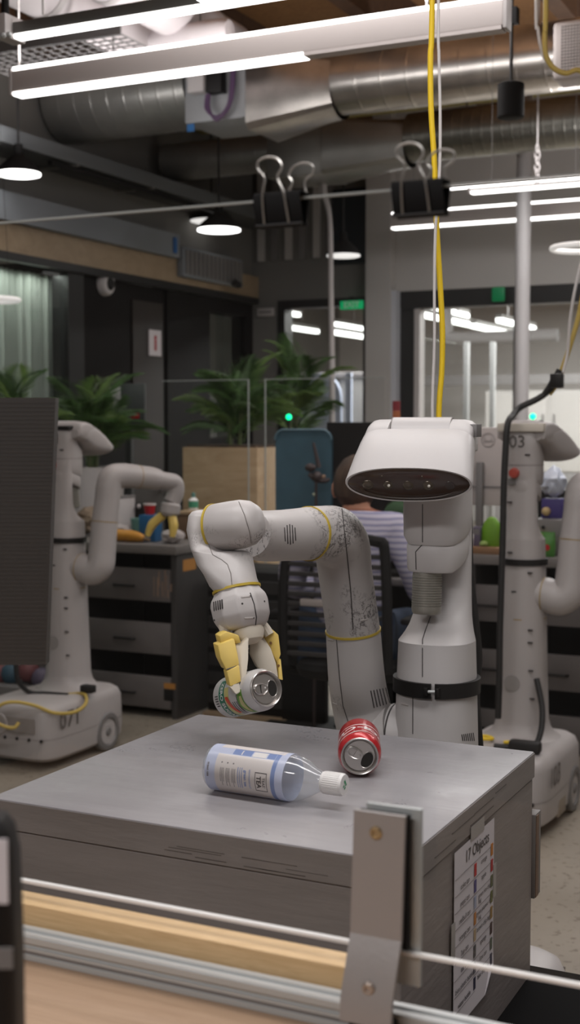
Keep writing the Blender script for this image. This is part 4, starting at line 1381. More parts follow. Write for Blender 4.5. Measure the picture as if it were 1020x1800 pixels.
wl = MB(main).loft([slice_ring(897, 345, 372, 2.165, .018, 2.5), slice_ring(900, 337, 377, 2.165, .028), slice_ring(906, 332, 379.5, 2.165, .035), slice_ring(930, 328.5, 379.5, 2.165, .0385), slice_ring(950, 332, 382, 2.16, .0385),
                    slice_ring(962, 335, 386, 2.15, .0385), slice_ring(966, 336.5, 392, 2.145, .0385), slice_ring(967.5, 337, 428, 2.140, .0375), slice_ring(970, 338, 439, 2.138, .038),
                    slice_ring(977, 340.5, 444, 2.135, .039, 2.6), slice_ring(992, 346, 447, 2.125, .040, 2.4), slice_ring(1012, 357, 452, 2.112, .040, 2.2, 4), slice_ring(1028, 368, 456, 2.107, .0395, 2.0, -2), slice_ring(1036, 376, 458, 2.105, .0385, 2.0, -3)]).build('wrist_link', SCUFF2, main, ang=50)
A = MB(main); ring_band(A, h0, h1 - h0, .0387, .004); A.build('yellow_band', YBAND, main)
hd = h1 - h0
hand = MB(main).lathe([(.0005, .0380), (.006, .0400), (.016, .0472), (.024, .0490), (.046, .0480), (.058, .0420), (.066, .0350), (.070, .0)], h0, hd, 10).build('hand', SCUFF2, main)
bv = hand.modifiers.new('round', 'BEVEL'); bv.width = 0.006; bv.segments = 3; bv.limit_method = 'ANGLE'; bv.angle_limit = math.radians(15)
MB(main).lathe([(-.010, .024), (.0, .026), (.012, .022), (.018, .012), (.019, 0)], at(437, 1112, 2.08), hd, 24).build('palm', CREAM, main)
MB(main).prism([at(430, 1122, 2.10), at(447, 1122, 2.10), at(452, 1180, 2.09), at(436, 1186, 2.09)], FDIR * .012).build('palm_pad', HOLE, main)


def slab(pxs, d_front, depth, bev=.0012):
    """a moulded plate: outline given with its own depth at every corner, real thickness along the hand"""
    front = [at(x, y, d) for (x, y, d) in d_front] if pxs is None else None
    vec = (FDIR * .92 - RDIR * .38).normalized() * depth
    t = bmesh.new()
    a = [t.verts.new(p) for p in front]
    b = [t.verts.new(p + vec) for p in front]
    n = len(a)
    for i in range(n):
        t.faces.new([a[i], a[(i + 1) % n], b[(i + 1) % n], b[i]])
    t.faces.new(a[::-1]); t.faces.new(b)
    bmesh.ops.recalc_face_normals(t, faces=t.faces[:])
    if bev:
        bmesh.ops.bevel(t, geom=list(t.edges), offset=bev, segments=2, profile=.5, affect='EDGES')
    m = MB(main)
    m.merge(t)
    return m


fing = MB(main).tube([at(392, 1098, 2.075), at(396, 1112, 2.07), at(404, 1124, 2.065)], .008, 10).build('finger_mount', CREAM, main)
f1 = slab(None, [(386, 1118, 2.05), (398, 1110, 2.05), (420, 1117, 2.045), (424, 1130, 2.045), (390, 1136, 2.05)], .022).build('finger_root', YFING, main)
f2 = slab(None, [(383, 1134, 2.045), (412, 1123, 2.04), (418, 1150, 2.032), (421, 1168, 2.026), (398, 1178, 2.026), (388, 1158, 2.036)], .024).build('finger_shell', YFING, main)
MB(main).prism([at(398, 1176, 2.0255), at(416, 1170, 2.0255), at(416.5, 1171.5, 2.0255), at(398.5, 1177.5, 2.0255)], FDIR * .001).build('joint_line', SEAMG, f2)
f3 = slab(None, [(399, 1180, 2.024), (421, 1169.5, 2.022), (424, 1198, 2.012), (405, 1207, 2.012)], .018).build('finger_tip_shell', YFING, main)
f4 = slab(None, [(413, 1128, 2.05), (424, 1135, 2.045), (438, 1121, 2.045), (437, 1160, 2.03), (433, 1192, 2.012), (429, 1213, 2.004), (416, 1222, 2.004), (406, 1209, 2.006), (410, 1204, 2.016), (420, 1180, 2.028)], .016, .002).build('finger_pad', CREAM, main)
sr = MB(main)
for k in range(9):
    y = 1140 + k * 7
    sr.cyl(at(436.5 - k * .5, y, 2.044 - k * .0042), at(436.5 - k * .5, y, 2.060 - k * .0042), .0012, n=6)
sr.build('pad_teeth', CREAM, f4, kind='stuff')
g1 = slab(None, [(462, 1118, 2.100), (479, 1106, 2.098), (490, 1116, 2.096), (494, 1150, 2.088), (488, 1166, 2.088), (478, 1150, 2.094)], .020).build('finger_shell', YFING, main)
MB(main).box(0, .001, 0, .001, 0, .001).build('finger_screw', MGREY, g1) if False else None
g2 = slab(None, [(489, 1164, 2.086), (494, 1158, 2.084), (498, 1196, 2.070), (491, 1194, 2.070)], .016).build('finger_tip_shell', YFING, main)
g3 = slab(None, [(440, 1128, 2.098), (464, 1120, 2.096), (477, 1140, 2.090), (486, 1166, 2.082), (490, 1192, 2.072), (472, 1190, 2.074), (452, 1172, 2.084), (440, 1150, 2.092)], .018, .002).build('finger_pad', CREAM, main)
MB(main).tube([at(460, 1096, 2.10), at(468, 1106, 2.098), at(474, 1116, 2.096)], .008, 10).build('finger_mount', CREAM, main)
sr = MB(main)
for k in range(8):
    q = at(441 + k * 4.3, 1150 + k * 5, 2.094 - k * .0025)
    sr.cyl(q, q + FDIR * .016, .0012, n=6)
sr.build('pad_teeth', CREAM, g3, kind='stuff')
for (x, y, d) in ((476, 1130, 2.0945), (490, 1170, 2.0835)):
    q = at(x, y, d)
    MB(main).cyl(q - FDIR * .003, q + FDIR * .001, .0022, n=10).build('finger_screw', mat('screw_brown', (.2, .1, .03), .5), main)

# seams, slots and vent slits laid on the real surfaces
def kid(name):
    return [c for c in main.children if c.name.split('.')[0] in name]


s_up, s_low, s_fore = Skin(main, [up]), Skin(main, [low]), Skin(main, [fore])
s_hand, s_wl, s_wj = Skin(main, [hand]), Skin(main, [wl]), Skin(main, [wj])
s_col = Skin(main, kid(['column', 'waist', 'collar', 'neck']))
m = MB(main); s_up.line(m, [(601, 890), (605, 930), (611, 980), (617, 1040), (621, 1106)], .0011); m.build('seam', SEAM, up)
m = MB(main); s_low.line(m, [(591, 1114), (597, 1190), (603, 1240), (612, 1268)], .0010); m.build('seam', SEAM, low)
m = MB(main); s_wl.line(m, [(358, 901), (361, 930), (366, 955), (374, 975), (390, 984), (400, 992), (406, 1008), (408, 1030)], .0008); m.build('seam', SEAMG, wl)
m = MB(main); s_wj.line(m, [(420, 882), (430, 905), (439, 935), (442, 955)], .0008); m.build('seam', SEAMG, wj)
m = MB(main); s_hand.line(m, [(440, 1042), (447, 1062), (451, 1085), (449, 1104)], .0009); m.build('seam', SEAM, hand)
m = MB(main)
s_col.line(m, [(743, 886), (743, 953)], .0010)
s_col.line(m, [(742, 958), (731, 970), (732, 1006)], .0010, 8)
s_col.line(m, [(757, 1084), (748, 1108), (743, 1124), (743, 1190)], .0010, 8)
s_col.line(m, [(726, 1226), (726, 1290)], .0010)
m.build('column_seam', SEAM, main, kind='stuff')


def slits(sk, cols, name, par):
    m = MB(main)
    for (xa, ya, xb, yb) in cols:
        sk.line(m, [(xa, ya), (xb, yb)], .0013, 5, 6, 0.0)
    m.build(name, SEAM, par, kind='stuff')


slits(s_fore, [(500 + k * 4.6, 930 - 8 * math.sin((k + .5) * PI / 5), 501.5 + k * 4.6, 948 + 9 * math.sin((k + .6) * PI / 5)) for k in range(5)], 'vent_slits', fore)
slits(s_low, [(652 + k * 5.2, 1214 - k * 1.0, 658 + k * 5.4, 1244 - k * 1.6) for k in range(6)], 'vent_slits', low)
slits(s_hand, [(376 + k * 3.6, 1058 - k, 377 + k * 3.6, 1074 - k) for k in range(5)], 'vent_slits', hand)
slits(s_col, [(812 + k * 3.3, 1291 - k * .5, 814 + k * 3.3, 1302) for k in range(7)], 'vent_slits', main)
for sk, par, pts in ((s_low, low, [(577, 1124, 587, 1126), (586, 1236, 594, 1239)]), (s_up, up, [(634, 1091, 646, 1089)]), (s_col, main, [(706, 1237, 718, 1240)]),
                     (s_hand, hand, [(424, 1050, 441, 1048), (430, 1087, 447, 1086)])):
    m = MB(main)
    for (xa, ya, xb, yb) in pts:
        sk.line(m, [(xa, ya), (xb, yb)], .0021, 5, 8, -.0008)
    m.build('screw_slots', mat('slot_pale', (.42, .385, .37), .5), par, kind='stuff')
m = MB(main)
for x, y in ((440, 1048), (446, 1086), (426, 1061), (465, 1057), (377, 1090)):
    q = s_hand(x, y)
    if q is not None:
        m.sphere(q, .0016, 8)
m.build('screw_holes', SEAM, hand, kind='stuff')

# clamp ring around the column
cz, cr = .900, .0765
for s_, nm in ((1, 'clamp_half'), (-1, 'clamp_half')):
    rings = []
    for k in range(25):
        a = math.radians(-66 if s_ > 0 else 114) + 0 * k
        a0, a1 = (math.radians(-57), math.radians(113)) if s_ > 0 else (math.radians(121), math.radians(291))
        # the front gap sits where the seam of the column is
        a0, a1 = (math.radians(-90 + 17), math.radians(90 + 12)) if s_ > 0 else (math.radians(90 + 14), math.radians(270 + 12))
        a = a0 + (a1 - a0) * k / 24
        d = Vector((math.cos(a), -math.sin(a) * -1, 0))
        c = Vector((main.location.x, main.location.y, cz))
        rings.append([c + d * cr + Vector((0, 0, -.014)), c + d * (cr + .008) + Vector((0, 0, -.014)), c + d * (cr + .008) + Vector((0, 0, .014)), c + d * cr + Vector((0, 0, .014))])
    MB(main).loft(rings).build(nm, BLACK, main)
q = at(765, 1215, 2.42)
gd = math.radians(-90 + 14.5)
q = Vector((main.location.x, main.location.y, cz)) + Vector((math.cos(gd), math.sin(gd), 0)) * (cr + .008)
tdir = Vector((-math.sin(gd), math.cos(gd), 0))
MB(main).cyl(q - tdir * .013, q + tdir * .013, .0032, n=10).build('clamp_bolt', RAILM, main)
MB(main).box(q.x - .016, q.x - .008, q.y - .008, q.y + .004, cz - .008, cz + .008, .001).build('clamp_lug', BLACK, main)
MB(main).box(q.x + .006, q.x + .014, q.y - .006, q.y + .006, cz - .008, cz + .008, .001).build('clamp_lug', BLACK, main)
MB(main).tube([at(823, 872, 2.545), at(824, 950, 2.55), at(826, 1010, 2.55), at(836, 1100, 2.55), at(841, 1160, 2.555), at(836, 1215, 2.55), at(842, 1300, 2.55), at(852, 1400, 2.56), Vector((-.70, 2.45, .262))], .0085, 10).build('power_cable', CABLE, main)
q = at(833, 757, 2.44)
MB(main).box(q.x - .008, q.x + .006, q.y, q.y + .03, q.z - .012, q.z + .012, .001).build('side_tag', MGREY, main)


# ---------------- the two robots behind
def far_robot(px, py, d, label, digits, back_digits, yaw=0.0):
    p = at(px, py, d)
    t = thing('mobile_robot', label, 'robot', (p.x, p.y, 0), 0, None)
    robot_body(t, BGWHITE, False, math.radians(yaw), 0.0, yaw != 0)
    lw = seg(MB(), [(.04, 0, .79), (.085, 0, .785), (.13, 0, .775), (.165, .005, .80), (.172, .012, .86), (.178, .022, .985)], [.062, .062, .061, .060, .058, .0555])
    lo = lw.build('lower_arm_link', BGWHITE, t)
    u_ = seg(MB(), [(.178, .022, .986), (.185, .035, 1.08), (.188, .042, 1.135), (.197, .06, 1.172), (.225, .11, 1.178), (.255, .165, 1.172)], [.0545, .0535, .054, .055, .053, .0505]).build('upper_arm_link', BGWHITE, t)
    seg(MB(), [(.2555, .166, 1.172), (.285, .22, 1.165), (.305, .255, 1.155)], [.050, .049, .044]).build('forearm', BGWHITE, t)
    seg(MB(), [(.30, .245, 1.158), (.325, .29, 1.15), (.345, .325, 1.14), (.345, .33, 1.10), (.332, .315, 1.055)], [.036, .038, .036, .038, .036]).build('wrist_link', BGWHITE, t)
    MB().lathe([(0, .036), (.01, .045), (.045, .045), (.06, .03), (.062, 0)], (.332, .315, 1.055), (-.12, -.12, -1), 12).build('hand', BGWHITE, t)
    for dx in (-.05, .035):
        MB().tube([(.322 + dx * .5, .305, 1.0), (.308 + dx * 1.3, .298, .955), (.296 + dx * 1.5, .294, .905)], [.019, .021, .012], 8).build('finger', YFING, t)
    for c, ax, r in (((.178, .022, .986), (.006, .012, .12), .0552), ((.2555, .166, 1.172), (.03, .055, -.006), .0505), ((.075, 0, .786), (1, 0, -.05), .0622), ((0, 0, .70), (0, 0, 1), .0815)):
        m = MB(); ring_band(m, c, ax, r, .004, .0008); m.build('yellow_band', mat('band_ochre', (.33, .23, .09), .5), t)
    m = MB(); m.lathe([(-.011, .076), (-.011, .0845), (.011, .0845), (.011, .076)], (0, 0, .905), (0, 0, 1), 36); m.build('clamp_band', BLACK, t)
    m = MB()
    for z in (1.252,):
        m.loft([se(.0632, -.0672, .0675, z, 2.6), se(.0632, -.0672, .0675, z + .002, 2.6)], False, False)
    m.build('column_seam', SEAMG, t)
    # numbers: on the back of the neck and on the right flank of the base
    MB().text(back_digits, .062, flat((-.028, -.0672, 1.335), (1, 0, 0), (0, 0, 1)), .0004).build('back_number', mat('digit_grey', (.10, .09, .085), .6), t, False)
    MB().text(digits, .10, flat((.1905, -.255, .195), (0, 1, 0), (0, 0, 1)), .0006).build('side_number', mat('digit_faded', (.16, .14, .13), .6), t, False)
    q = Vector((-.020, -.068, 1.225))
    es = MB().lathe([(0, .018), (.004, .019), (.006, .012), (.012, .012), (.014, .017), (.022, .016), (.024, 0)], q, (0, -1, 0), 24).build('stop_button', mat('stop_red', (.42, .06, .04), .4), t)
    MB().box(-.045, -.015, -.0685, -.0665, 1.182, 1.205, .001, 1).build('button_plate', MGREY, t)
    m = MB()
    for (x, y, z) in ((.028, -.066, 1.29), (-.035, -.0665, 1.12), (-.03, -.0755, .94), (.045, -.0745, .87), (-.012, -.0780, .80), (.05, -.0795, .62), (.055, -.084, .52), (.062, -.087, .42), (.05, -.0795, .665)):
        m.box(x - .012, x + .006, y - .002, y + .004, z - .003, z + .003, .001, 1)
    m.build('screw_slots', SEAM, t, kind='stuff')
    m = MB()
    m.lathe([(0, .030), (.0012, .029), (.0016, 0)], (-.015, -.0885, .47), (0, -1, .06), 28)
    m.build('round_badge', mat('badge_grey', (.27, .25, .24), .5), t)
    return t


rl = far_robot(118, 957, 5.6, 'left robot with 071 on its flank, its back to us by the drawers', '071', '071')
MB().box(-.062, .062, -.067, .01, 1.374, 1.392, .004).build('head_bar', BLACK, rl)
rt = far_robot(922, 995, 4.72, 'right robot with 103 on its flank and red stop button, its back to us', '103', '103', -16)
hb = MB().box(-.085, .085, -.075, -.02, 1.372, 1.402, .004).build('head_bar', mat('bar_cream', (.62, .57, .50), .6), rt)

# ================================================================== barrier in front of the bench
YG = 1.047
zt_ = 1.597
gx0, gx1 = -0.86, -0.14
acr = thing('acrylic_barrier', 'clear acrylic barrier sheet with a bright cut top edge, two binder clips on it', 'barrier', ((gx0 + gx1) / 2, YG, .94))
MB(acr).box(gx0, gx1, YG - .0025, YG + .0025, .9405, zt_ - .001).build('sheet', CLEAR, acr, False)
MB(acr).box(gx0, gx1, YG - .0025, YG + .0025, zt_ - .0009, zt_ + .0009).build('top_edge', EDGED, acr, False)
MB(acr).box(gx0, gx1, YG - .003, YG + .003, .9375, .9404).build('bottom_edge', EDGE, acr, False)

desk = thing('laminate_desk', 'tan wood laminate desk in the near foreground under the metal rail', 'desk', (-0.5, .6, 0))
MB(desk).box(-1.3, 0.35, 0.30, 1.062, .835, .862, .002).build('desktop', TAN, desk)
for x in (-1.25, 0.25):
    for y in (.35, .99):
        MB(desk).box(x, x + .05, y, y + .05, 0, .8345, .002).build('leg', ALU, desk)


def extrude_x(name, prof, x0, x1, m_, parent, root):
    a = [(x0, y, z) for y, z in prof]
    return MB(root).prism(a, (x1 - x0, 0, 0)).build(name, m_, parent, False)


rail = thing('aluminium_rail', 'silver slotted aluminium rail along the far edge of the tan desk', 'rail', (-.5, 1.03, .8622))
y0, y1, z0, z1 = 1.0365, 1.0615, .8622, .8868
prof = [(y0, z0), (y0, z0 + .005), (y0 + .002, z0 + .006), (y0 + .002, z0 + .0085), (y0, z0 + .0095), (y0, z0 + .0125), (y0 + .003, z0 + .0135), (y0 + .003, z0 + .0165), (y0, z0 + .0175), (y0, z1 - .001), (y0 + .001, z1),
        (y0 + .0085, z1), (y0 + .0095, z1 - .003), (y1 - .0095, z1 - .003), (y1 - .0085, z1), (y1 - .001, z1), (y1, z1 - .001), (y1, z0)]
extrude_x('extrusion', prof, -1.28, .33, RAILM, rail, rail)
MB(rail).box(-1.28, .33, y0 + .0012, y0 + .0019, z0 + .006, z0 + .0085).build('slot_strip', MGREY, rail, False)
strip = tag(MB().box(-1.25, -.432, 1.066, 1.098, .80, .9060, .0015).build('wood_strip', STRIPW), 'pale plywood strip standing just beyond the metal rail, ending at the bracket', 'strip')
MB().box(-1.24, -1.20, 1.068, 1.096, 0, .7995).build('leg', STRIPW, strip, False)
MB().box(-.50, -.46, 1.068, 1.096, 0, .7995).build('leg', STRIPW, strip, False)

br = thing('mounting_bracket', 'bent grey metal plate with two screws clamping the acrylic to the rail', 'bracket', (-.41, 1.02, .90))
pl = MB(br)
ys = [(1.064, 1.032), (1.0625, 1.032), (.955, 1.030), (.945, 1.026), (.905, 1.011), (.884, 1.010)]
xl = lambda z: -.4450 + (z - .884) * .02
wd_ = .0475
rings = [[Vector((xl(z), y, z)), Vector((xl(z) + wd_, y, z)), Vector((xl(z) + wd_, y + .005, z)), Vector((xl(z), y + .005, z))] for z, y in ys]
pl.loft(rings).build('plate', ALU, br, ang=20)
MB(br).box(xl(1.07) + .004, xl(1.07) + wd_ + .008, YG + .0031, YG + .0085, .908, 1.0665, .0008).build('rear_plate', RAILM, br)
MB(br).box(xl(1.07) + .002, xl(1.07) + wd_ + .001, 1.0375, YG - .0031, .945, 1.063).build('gasket', MBLACK, br)
for z, y in ((1.0465, 1.032), (.915, 1.0145)):
    q = Vector((xl(z) + wd_ * (.45 if z > 1 else .52), y, z))
    sc_ = MB(br).lathe([(-.004, .006), (0, .0062), (.0012, .0058), (.0022, .0045), (.0022, .003), (.0006, .0028), (.0006, 0)], q, (0, -1, .0), 24).build('screw', mat('screw_brass' if z > 1 else 'screw_steel', (.50, .38, .22) if z > 1 else (.42, .36, .32), .3, metal=.7), br)
MB(br).box(xl(.9) + .006, xl(.9) + wd_ - .004, 1.0160, 1.0360, .866, .883).build('foot', MBLACK, br)


def binder_clip(px, pyt, label, wd=.0455, seed=0):
    d = (at(px, pyt, 1.0) - CAMP)
    q = CAMP + d * (YG / d.y)
    x = q.x
    t = thing('binder_clip', label, 'clip', (x, YG, zt_), 0, 'black binder clips on the acrylic barrier')
    zt, zb, yh = .0045, -.0215, .0105
    m = MB()
    th = .0009
    prof = [(-.0032, zb), (-yh, zt - .003), (-yh + .002, zt), (yh - .002, zt), (yh, zt - .003), (.0032, zb), (.0045, zb), (yh + th, zt - .003), (yh - .0015, zt + th), (-yh + .0015, zt + th), (-yh - th, zt - .003), (-.0045, zb)]
    m.prism([(-wd / 2, y, z) for y, z in prof], (wd, 0, 0)).build('body', mat('clip_black', (.006, .0055, .0055), .6, spec=.12), t, ang=50)
    for s_ in (-1, 1):
        MB().cyl((-wd / 2, s_ * .0052, zb - .0008), (wd / 2, s_ * .0052, zb - .0008), .0017, n=10).build('rolled_edge', BLACK, t)
    for s_, off, lean in ((-1, -.002, -.004), (1, .008, .006)):
        yb, yt = s_ * .0058, s_ * (yh + .0035)
        zz = .033 if s_ < 0 else .031
        pts = [(off - .012, yb, zb + .0005), (off - .0105, s_ * (yh + .0022), zt - .002), (off - .0062 + lean * .3, yt, zt + .012), (off - .0115 + lean * .6, yt, zz - .008), (off - .0095 + lean, yt, zz - .001), (off + lean, yt, zz + .002), (off + .0095 + lean, yt, zz - .001),
               (off + .0115 + lean * .6, yt, zz - .008), (off + .0062 + lean * .3, yt, zt + .012), (off + .0105, s_ * (yh + .0022), zt - .002), (off + .012, yb, zb + .0005)]
        MB().tube(pts, .0011, 8, 6).build('wire_handle', mat('wire_nickel', (.62, .60, .57), .3, metal=.9), t)
    return t


binder_clip(495, 347, 'black binder clip on the barrier edge left of the yellow cable')
binder_clip(740, 332, 'black binder clip on the barrier edge in front of the yellow cable')

# black device at the lower left corner and black monitor at the left edge
q = at(-35, 1700, .80)
dev = thing('label_printer', 'black rounded device with a white label at the lower left corner', 'device', (q.x, q.y, .8625), TH)
hw_ = .0209
pr_ = [se(hw_ - g, g, .045 - g, z, 4.5, 40) for z, g in ((0, .003), (.004, 0), (.20, 0), (.262, .0012), (.279, .004), (.287, .009))]
MB().loft(pr_).build('housing', BLACK, dev)
MB().box(-.019, .0186, -.0009, -.0001, .238, .2795, .0003, 1).build('label', PAPER, dev)
MB().box(-.0205, .0209, -.0006, .0002, .196, .210, .0003, 1).build('seam_band', MGREY, dev)
for k in range(4):
    MB().box(-.017, .006, -.0013, -.00095, .246 + k * .008, .248 + k * .008).build('print_line', INKG, dev, False)

mon = thing('monitor', 'dark monitor panel with a ribbed back at the left edge', 'monitor', at(-60, 1169, 1.5) * 1.0, TH)
zb = 0.0
M_MON = mat('monitor_dark', (.036, .031, .028), .55)
hgt = .3085
MB().prism([(-.14, 0, 0), (.0925, 0, 0), (.1075, 0, hgt), (-.14, 0, hgt)], (0, .022, 0)).build('panel', M_MON, mon, False)
rb = MB()
for k in range(64):
    z = .006 + k * .0047
    rb.box(-.138, .0918 + .015 * z / hgt, -.0004, -.0001, z, z + .0022)
rb.build('back_ribs', M_MON, mon, False, 'stuff')
MB().box(-.13, -.07, .0225, .05, .05, .2, .004).build('mount_plate', BLACK, mon)
MB().cyl((-.10, .065, -mon.location.z), (-.10, .065, .2), .016, n=20).build('stand_post', BLACK, mon)
MB().lathe([(0, .16), (.012, .155), (.016, .02)], (-.10, .065, -mon.location.z), (0, 0, 1), 36).build('stand_foot', BLACK, mon)

# black case between bench and barrier, lower right
ca, cb = atz(915, 1692, .50), atz(870, 1765, .50)
case = thing('black_case', 'black case standing on the floor right of the bench', 'case', (ca.x + .25, ca.y - .25, 0))
MB(case).box(ca.x, ca.x + .5, ca.y - .55, ca.y, .005, .43, .01).build('body', MBLACK, case)
MB(case).box(ca.x - .002, ca.x + .502, ca.y - .552, ca.y + .002, .432, .50, .006).build('lid', mat('case_black', (.005, .0048, .005), .9, spec=.1), case)
MB(case).box(ca.x + .2, ca.x + .3, ca.y + .0025, ca.y + .012, .42, .45, .002).build('latch', ALU, case)

# ================================================================== cables
def cable(name, label, pts, r, m_, cat='cable', n=8, sub=8):
    return tag(MB().tube(pts, r, n, sub).build(name, m_), label, cat)


top = at(760, 0, 2.60)
yc = [Vector((top.x, top.y, ZC)), Vector((top.x, top.y, 2.9)), at(760, 0, 2.60), at(757, 100, 2.6), at(758, 190, 2.6), at(763, 270, 2.6), at(766, 330, 2.6), at(768, 400, 2.6), at(774, 500, 2.6), at(778, 580, 2.6), at(777, 650, 2.6), at(773, 700, 2.6), at(772, 740, 2.6), at(776, 800, 2.6), at(790, 860, 2.58)]
cable('power_cable', 'yellow cable hanging from the ceiling to the nearest robot', yc, .0056, YCABLE, n=10)
top = at(771, 0, 2.585)
wc = [Vector((top.x, top.y, ZC)), Vector((top.x, top.y, 2.9)), at(771, 0, 2.585), at(772, 100, 2.585), at(774, 200, 2.585), at(773, 300, 2.585), at(766, 400, 2.585), at(764, 500, 2.585), at(764, 600, 2.585), at(761, 690, 2.585), at(761, 740, 2.585), at(768, 800, 2.59), at(785, 865, 2.575)]
cable('data_cable', 'white cable hanging beside the yellow one to the nearest robot', wc, .0031, WCABLE)
D = 4.66
top = at(960, 0, D)
cable('power_cable', 'yellow cable looping at the upper right down to the right robot',
      [Vector((top.x, top.y, ZC)), at(960, 0, D), at(958, 60, D), at(960, 95, D), at(972, 118, D), at(995, 129, D), at(1018, 124, D), at(1040, 150, D), at(1050, 300, D), at(1036, 450, D), at(1020, 545, D), at(1005, 600, D), at(990, 645, D), at(978, 676, D), at(966, 693, D)], .009, YCABLE2, n=8)
top = at(943, 0, D + .02)
cable('data_cable', 'white cable looping at the upper right beside the dull yellow one',
      [Vector((top.x, top.y, ZC)), at(943, 0, D + .02), at(946, 50, D + .02), at(952, 85, D + .02), at(964, 112, D + .03), at(990, 131, D + .03), at(1030, 128, D + .03), at(1058, 300, D + .03), at(1030, 430, D), at(1012, 505, D - .02), at(1003, 560, D - .02), at(998, 620, D - .02), at(990, 655, D - .03)], .0055, WCABLE)
t = thing('cable_joint', 'black cable joint and sleeve leading down the back of the right robot', 'cable', at(968, 678, D))
MB(t).tube([at(985, 650, D - .02), at(972, 675, D - .01), at(957, 694, D)], [.012, .016, .011], 10).build('connector', BLACK, t)
q = at(979, 668, D - .05)
MB(t).box(q.x - .02, q.x + .022, q.y - .02, q.y + .02, q.z - .028, q.z + .022, .004).build('coupler', BLACK, t)
MB(t).tube([at(957, 694, D), at(940, 704, D), at(915, 716, D), at(902, 730, D - .04), at(893, 745, D - .09), at(889, 790, D - .1), at(886, 860, D - .1), at(884, 950, D - .1), at(881, 1050, D - .1), at(879, 1120, D - .1), at(878, 1200, D - .1), at(876, 1262, D - .09)], .0115, 10).build('black_sleeve', CABLE, t)
pb0 = Vector((rt.location.x, rt.location.y, .275))
t = thing('power_lead', 'black plug and yellow looped lead on the base of the right robot', 'cable', pb0 + Vector((.06, -.2, 0)))
MB(t).tube([pb0 + Vector(v) for v in ((.075, -.09, .22), (.105, -.12, .12), (.11, -.16, .04), (.09, -.19, .0), (.02, -.24, .0), (-.03, -.25, .0))], .011, 8).build('black_lead', CABLE, t)
MB(t).box(pb0.x + .03, pb0.x + .14, pb0.y - .285, pb0.y - .24, .272, .31, .008).build('plug', CABLE, t)
MB(t).tube([pb0 + Vector(v) for v in ((.06, -.215, .015), (.0, -.225, .012), (.03, -.20, .012), (.08, -.20, .014))], .006, 6).build('yellow_lead', YCABLE, t)
MB(t).tube([pb0 + Vector(v) for v in ((-.13, -.16, .005), (-.09, -.14, .006), (-.06, -.17, .006), (-.10, -.19, .006))], .006, 6).build('yellow_end', YCABLE, t)

pl0 = Vector((rl.location.x, rl.location.y, .275))
D = 5.3
t = thing('power_lead', 'yellow lead and black plug looping over the base of the left robot', 'cable', pl0 + Vector((0, -.25, 0)))
MB(t).tube([at(-20, 1262, 5.15), at(0, 1240, 5.15), at(25, 1234, 5.16), at(60, 1240, 5.18), at(95, 1253, 5.2), at(130, 1252, 5.25), at(150, 1238, 5.32), at(150, 1222, 5.4), at(135, 1219, 5.45)], .0075, 8).build('yellow_lead', YCABLE2, t)
MB(t).tube([at(70, 1219, 5.45), at(95, 1221, 5.44), at(135, 1219, 5.44)], .0055, 8).build('yellow_lead', YCABLE2, t)
MB(t).tube([at(28, 1150, 5.4), at(30, 1190, 5.4), at(40, 1208, 5.42), at(56, 1218, 5.44), at(80, 1219, 5.44), at(120, 1222, 5.42)], .010, 8).build('black_lead', CABLE, t)
q = at(155, 1215, 5.44)
MB(t).box(q.x - .03, q.x + .03, q.y - .02, q.y + .02, .272, .305, .006).build('plug', CABLE, t)
MB(t).tube([at(-15, 1266, 5.13), at(8, 1277, 5.12), at(25, 1279, 5.12), at(33, 1270, 5.13)], .0075, 8).build('inlet_lead', YCABLE2, t)

# ================================================================== furniture and things behind
def drawer_bench(label, x0, x1, y0, dpt, top, zs, cells, side_right=True):
    """painted carcass with drawers standing apart over open black gaps; zs: (z0, z1) of the drawer fronts"""
    t = thing('drawer_bench', label, 'workbench', ((x0 + x1) / 2, y0 + dpt / 2, 0))
    MB(t).box(x0 - .01, x1 + .01, y0 - .02, y0 + dpt, top - .042, top, .003).build('worktop', mat('bench_top_grey', (.19, .175, .165), .4), t)
    for x in sorted({x0, x1 - .03} | {c for c in cells}):
        MB(t).box(x, x + .03, y0, y0 + dpt - .01, 0.0, top - .043, .001, 1).build('side_panel', GDARK, t, False)
    MB(t).box(x0 + .031, x1 - .031, y0 + dpt - .03, y0 + dpt - .011, 0.02, top - .043).build('back_panel', MBLACK, t, False)
    edges = sorted([x0 + .03] + [c for c in cells] + [x1 - .03])
    spans = []
    cur = x0 + .03
    for c in list(sorted(cells)) + [x1 - .03]:
        spans.append((cur, c)); cur = c + .03
    for (a, b) in spans:
        for (za, zb) in zs:
            dr = MB(t).box(a + .004, b - .004, y0 - .004, y0 + .016, za, zb, .002).build('drawer', GPAINT, t)
            MB(t).box(a + .01, b - .01, y0 + .0165, y0 + dpt - .05, za + .006, za + .018).build('drawer_tray', MBLACK, dr, False)
            c = (a + b) / 2
            zc = za + (zb - za) * .45
            MB(t).tube([(c - .055, y0 - .005, zc), (c - .05, y0 - .022, zc), (c + .05, y0 - .022, zc), (c + .055, y0 - .005, zc)], .006, 8, 2).build('handle', BLACK, dr)
    return t


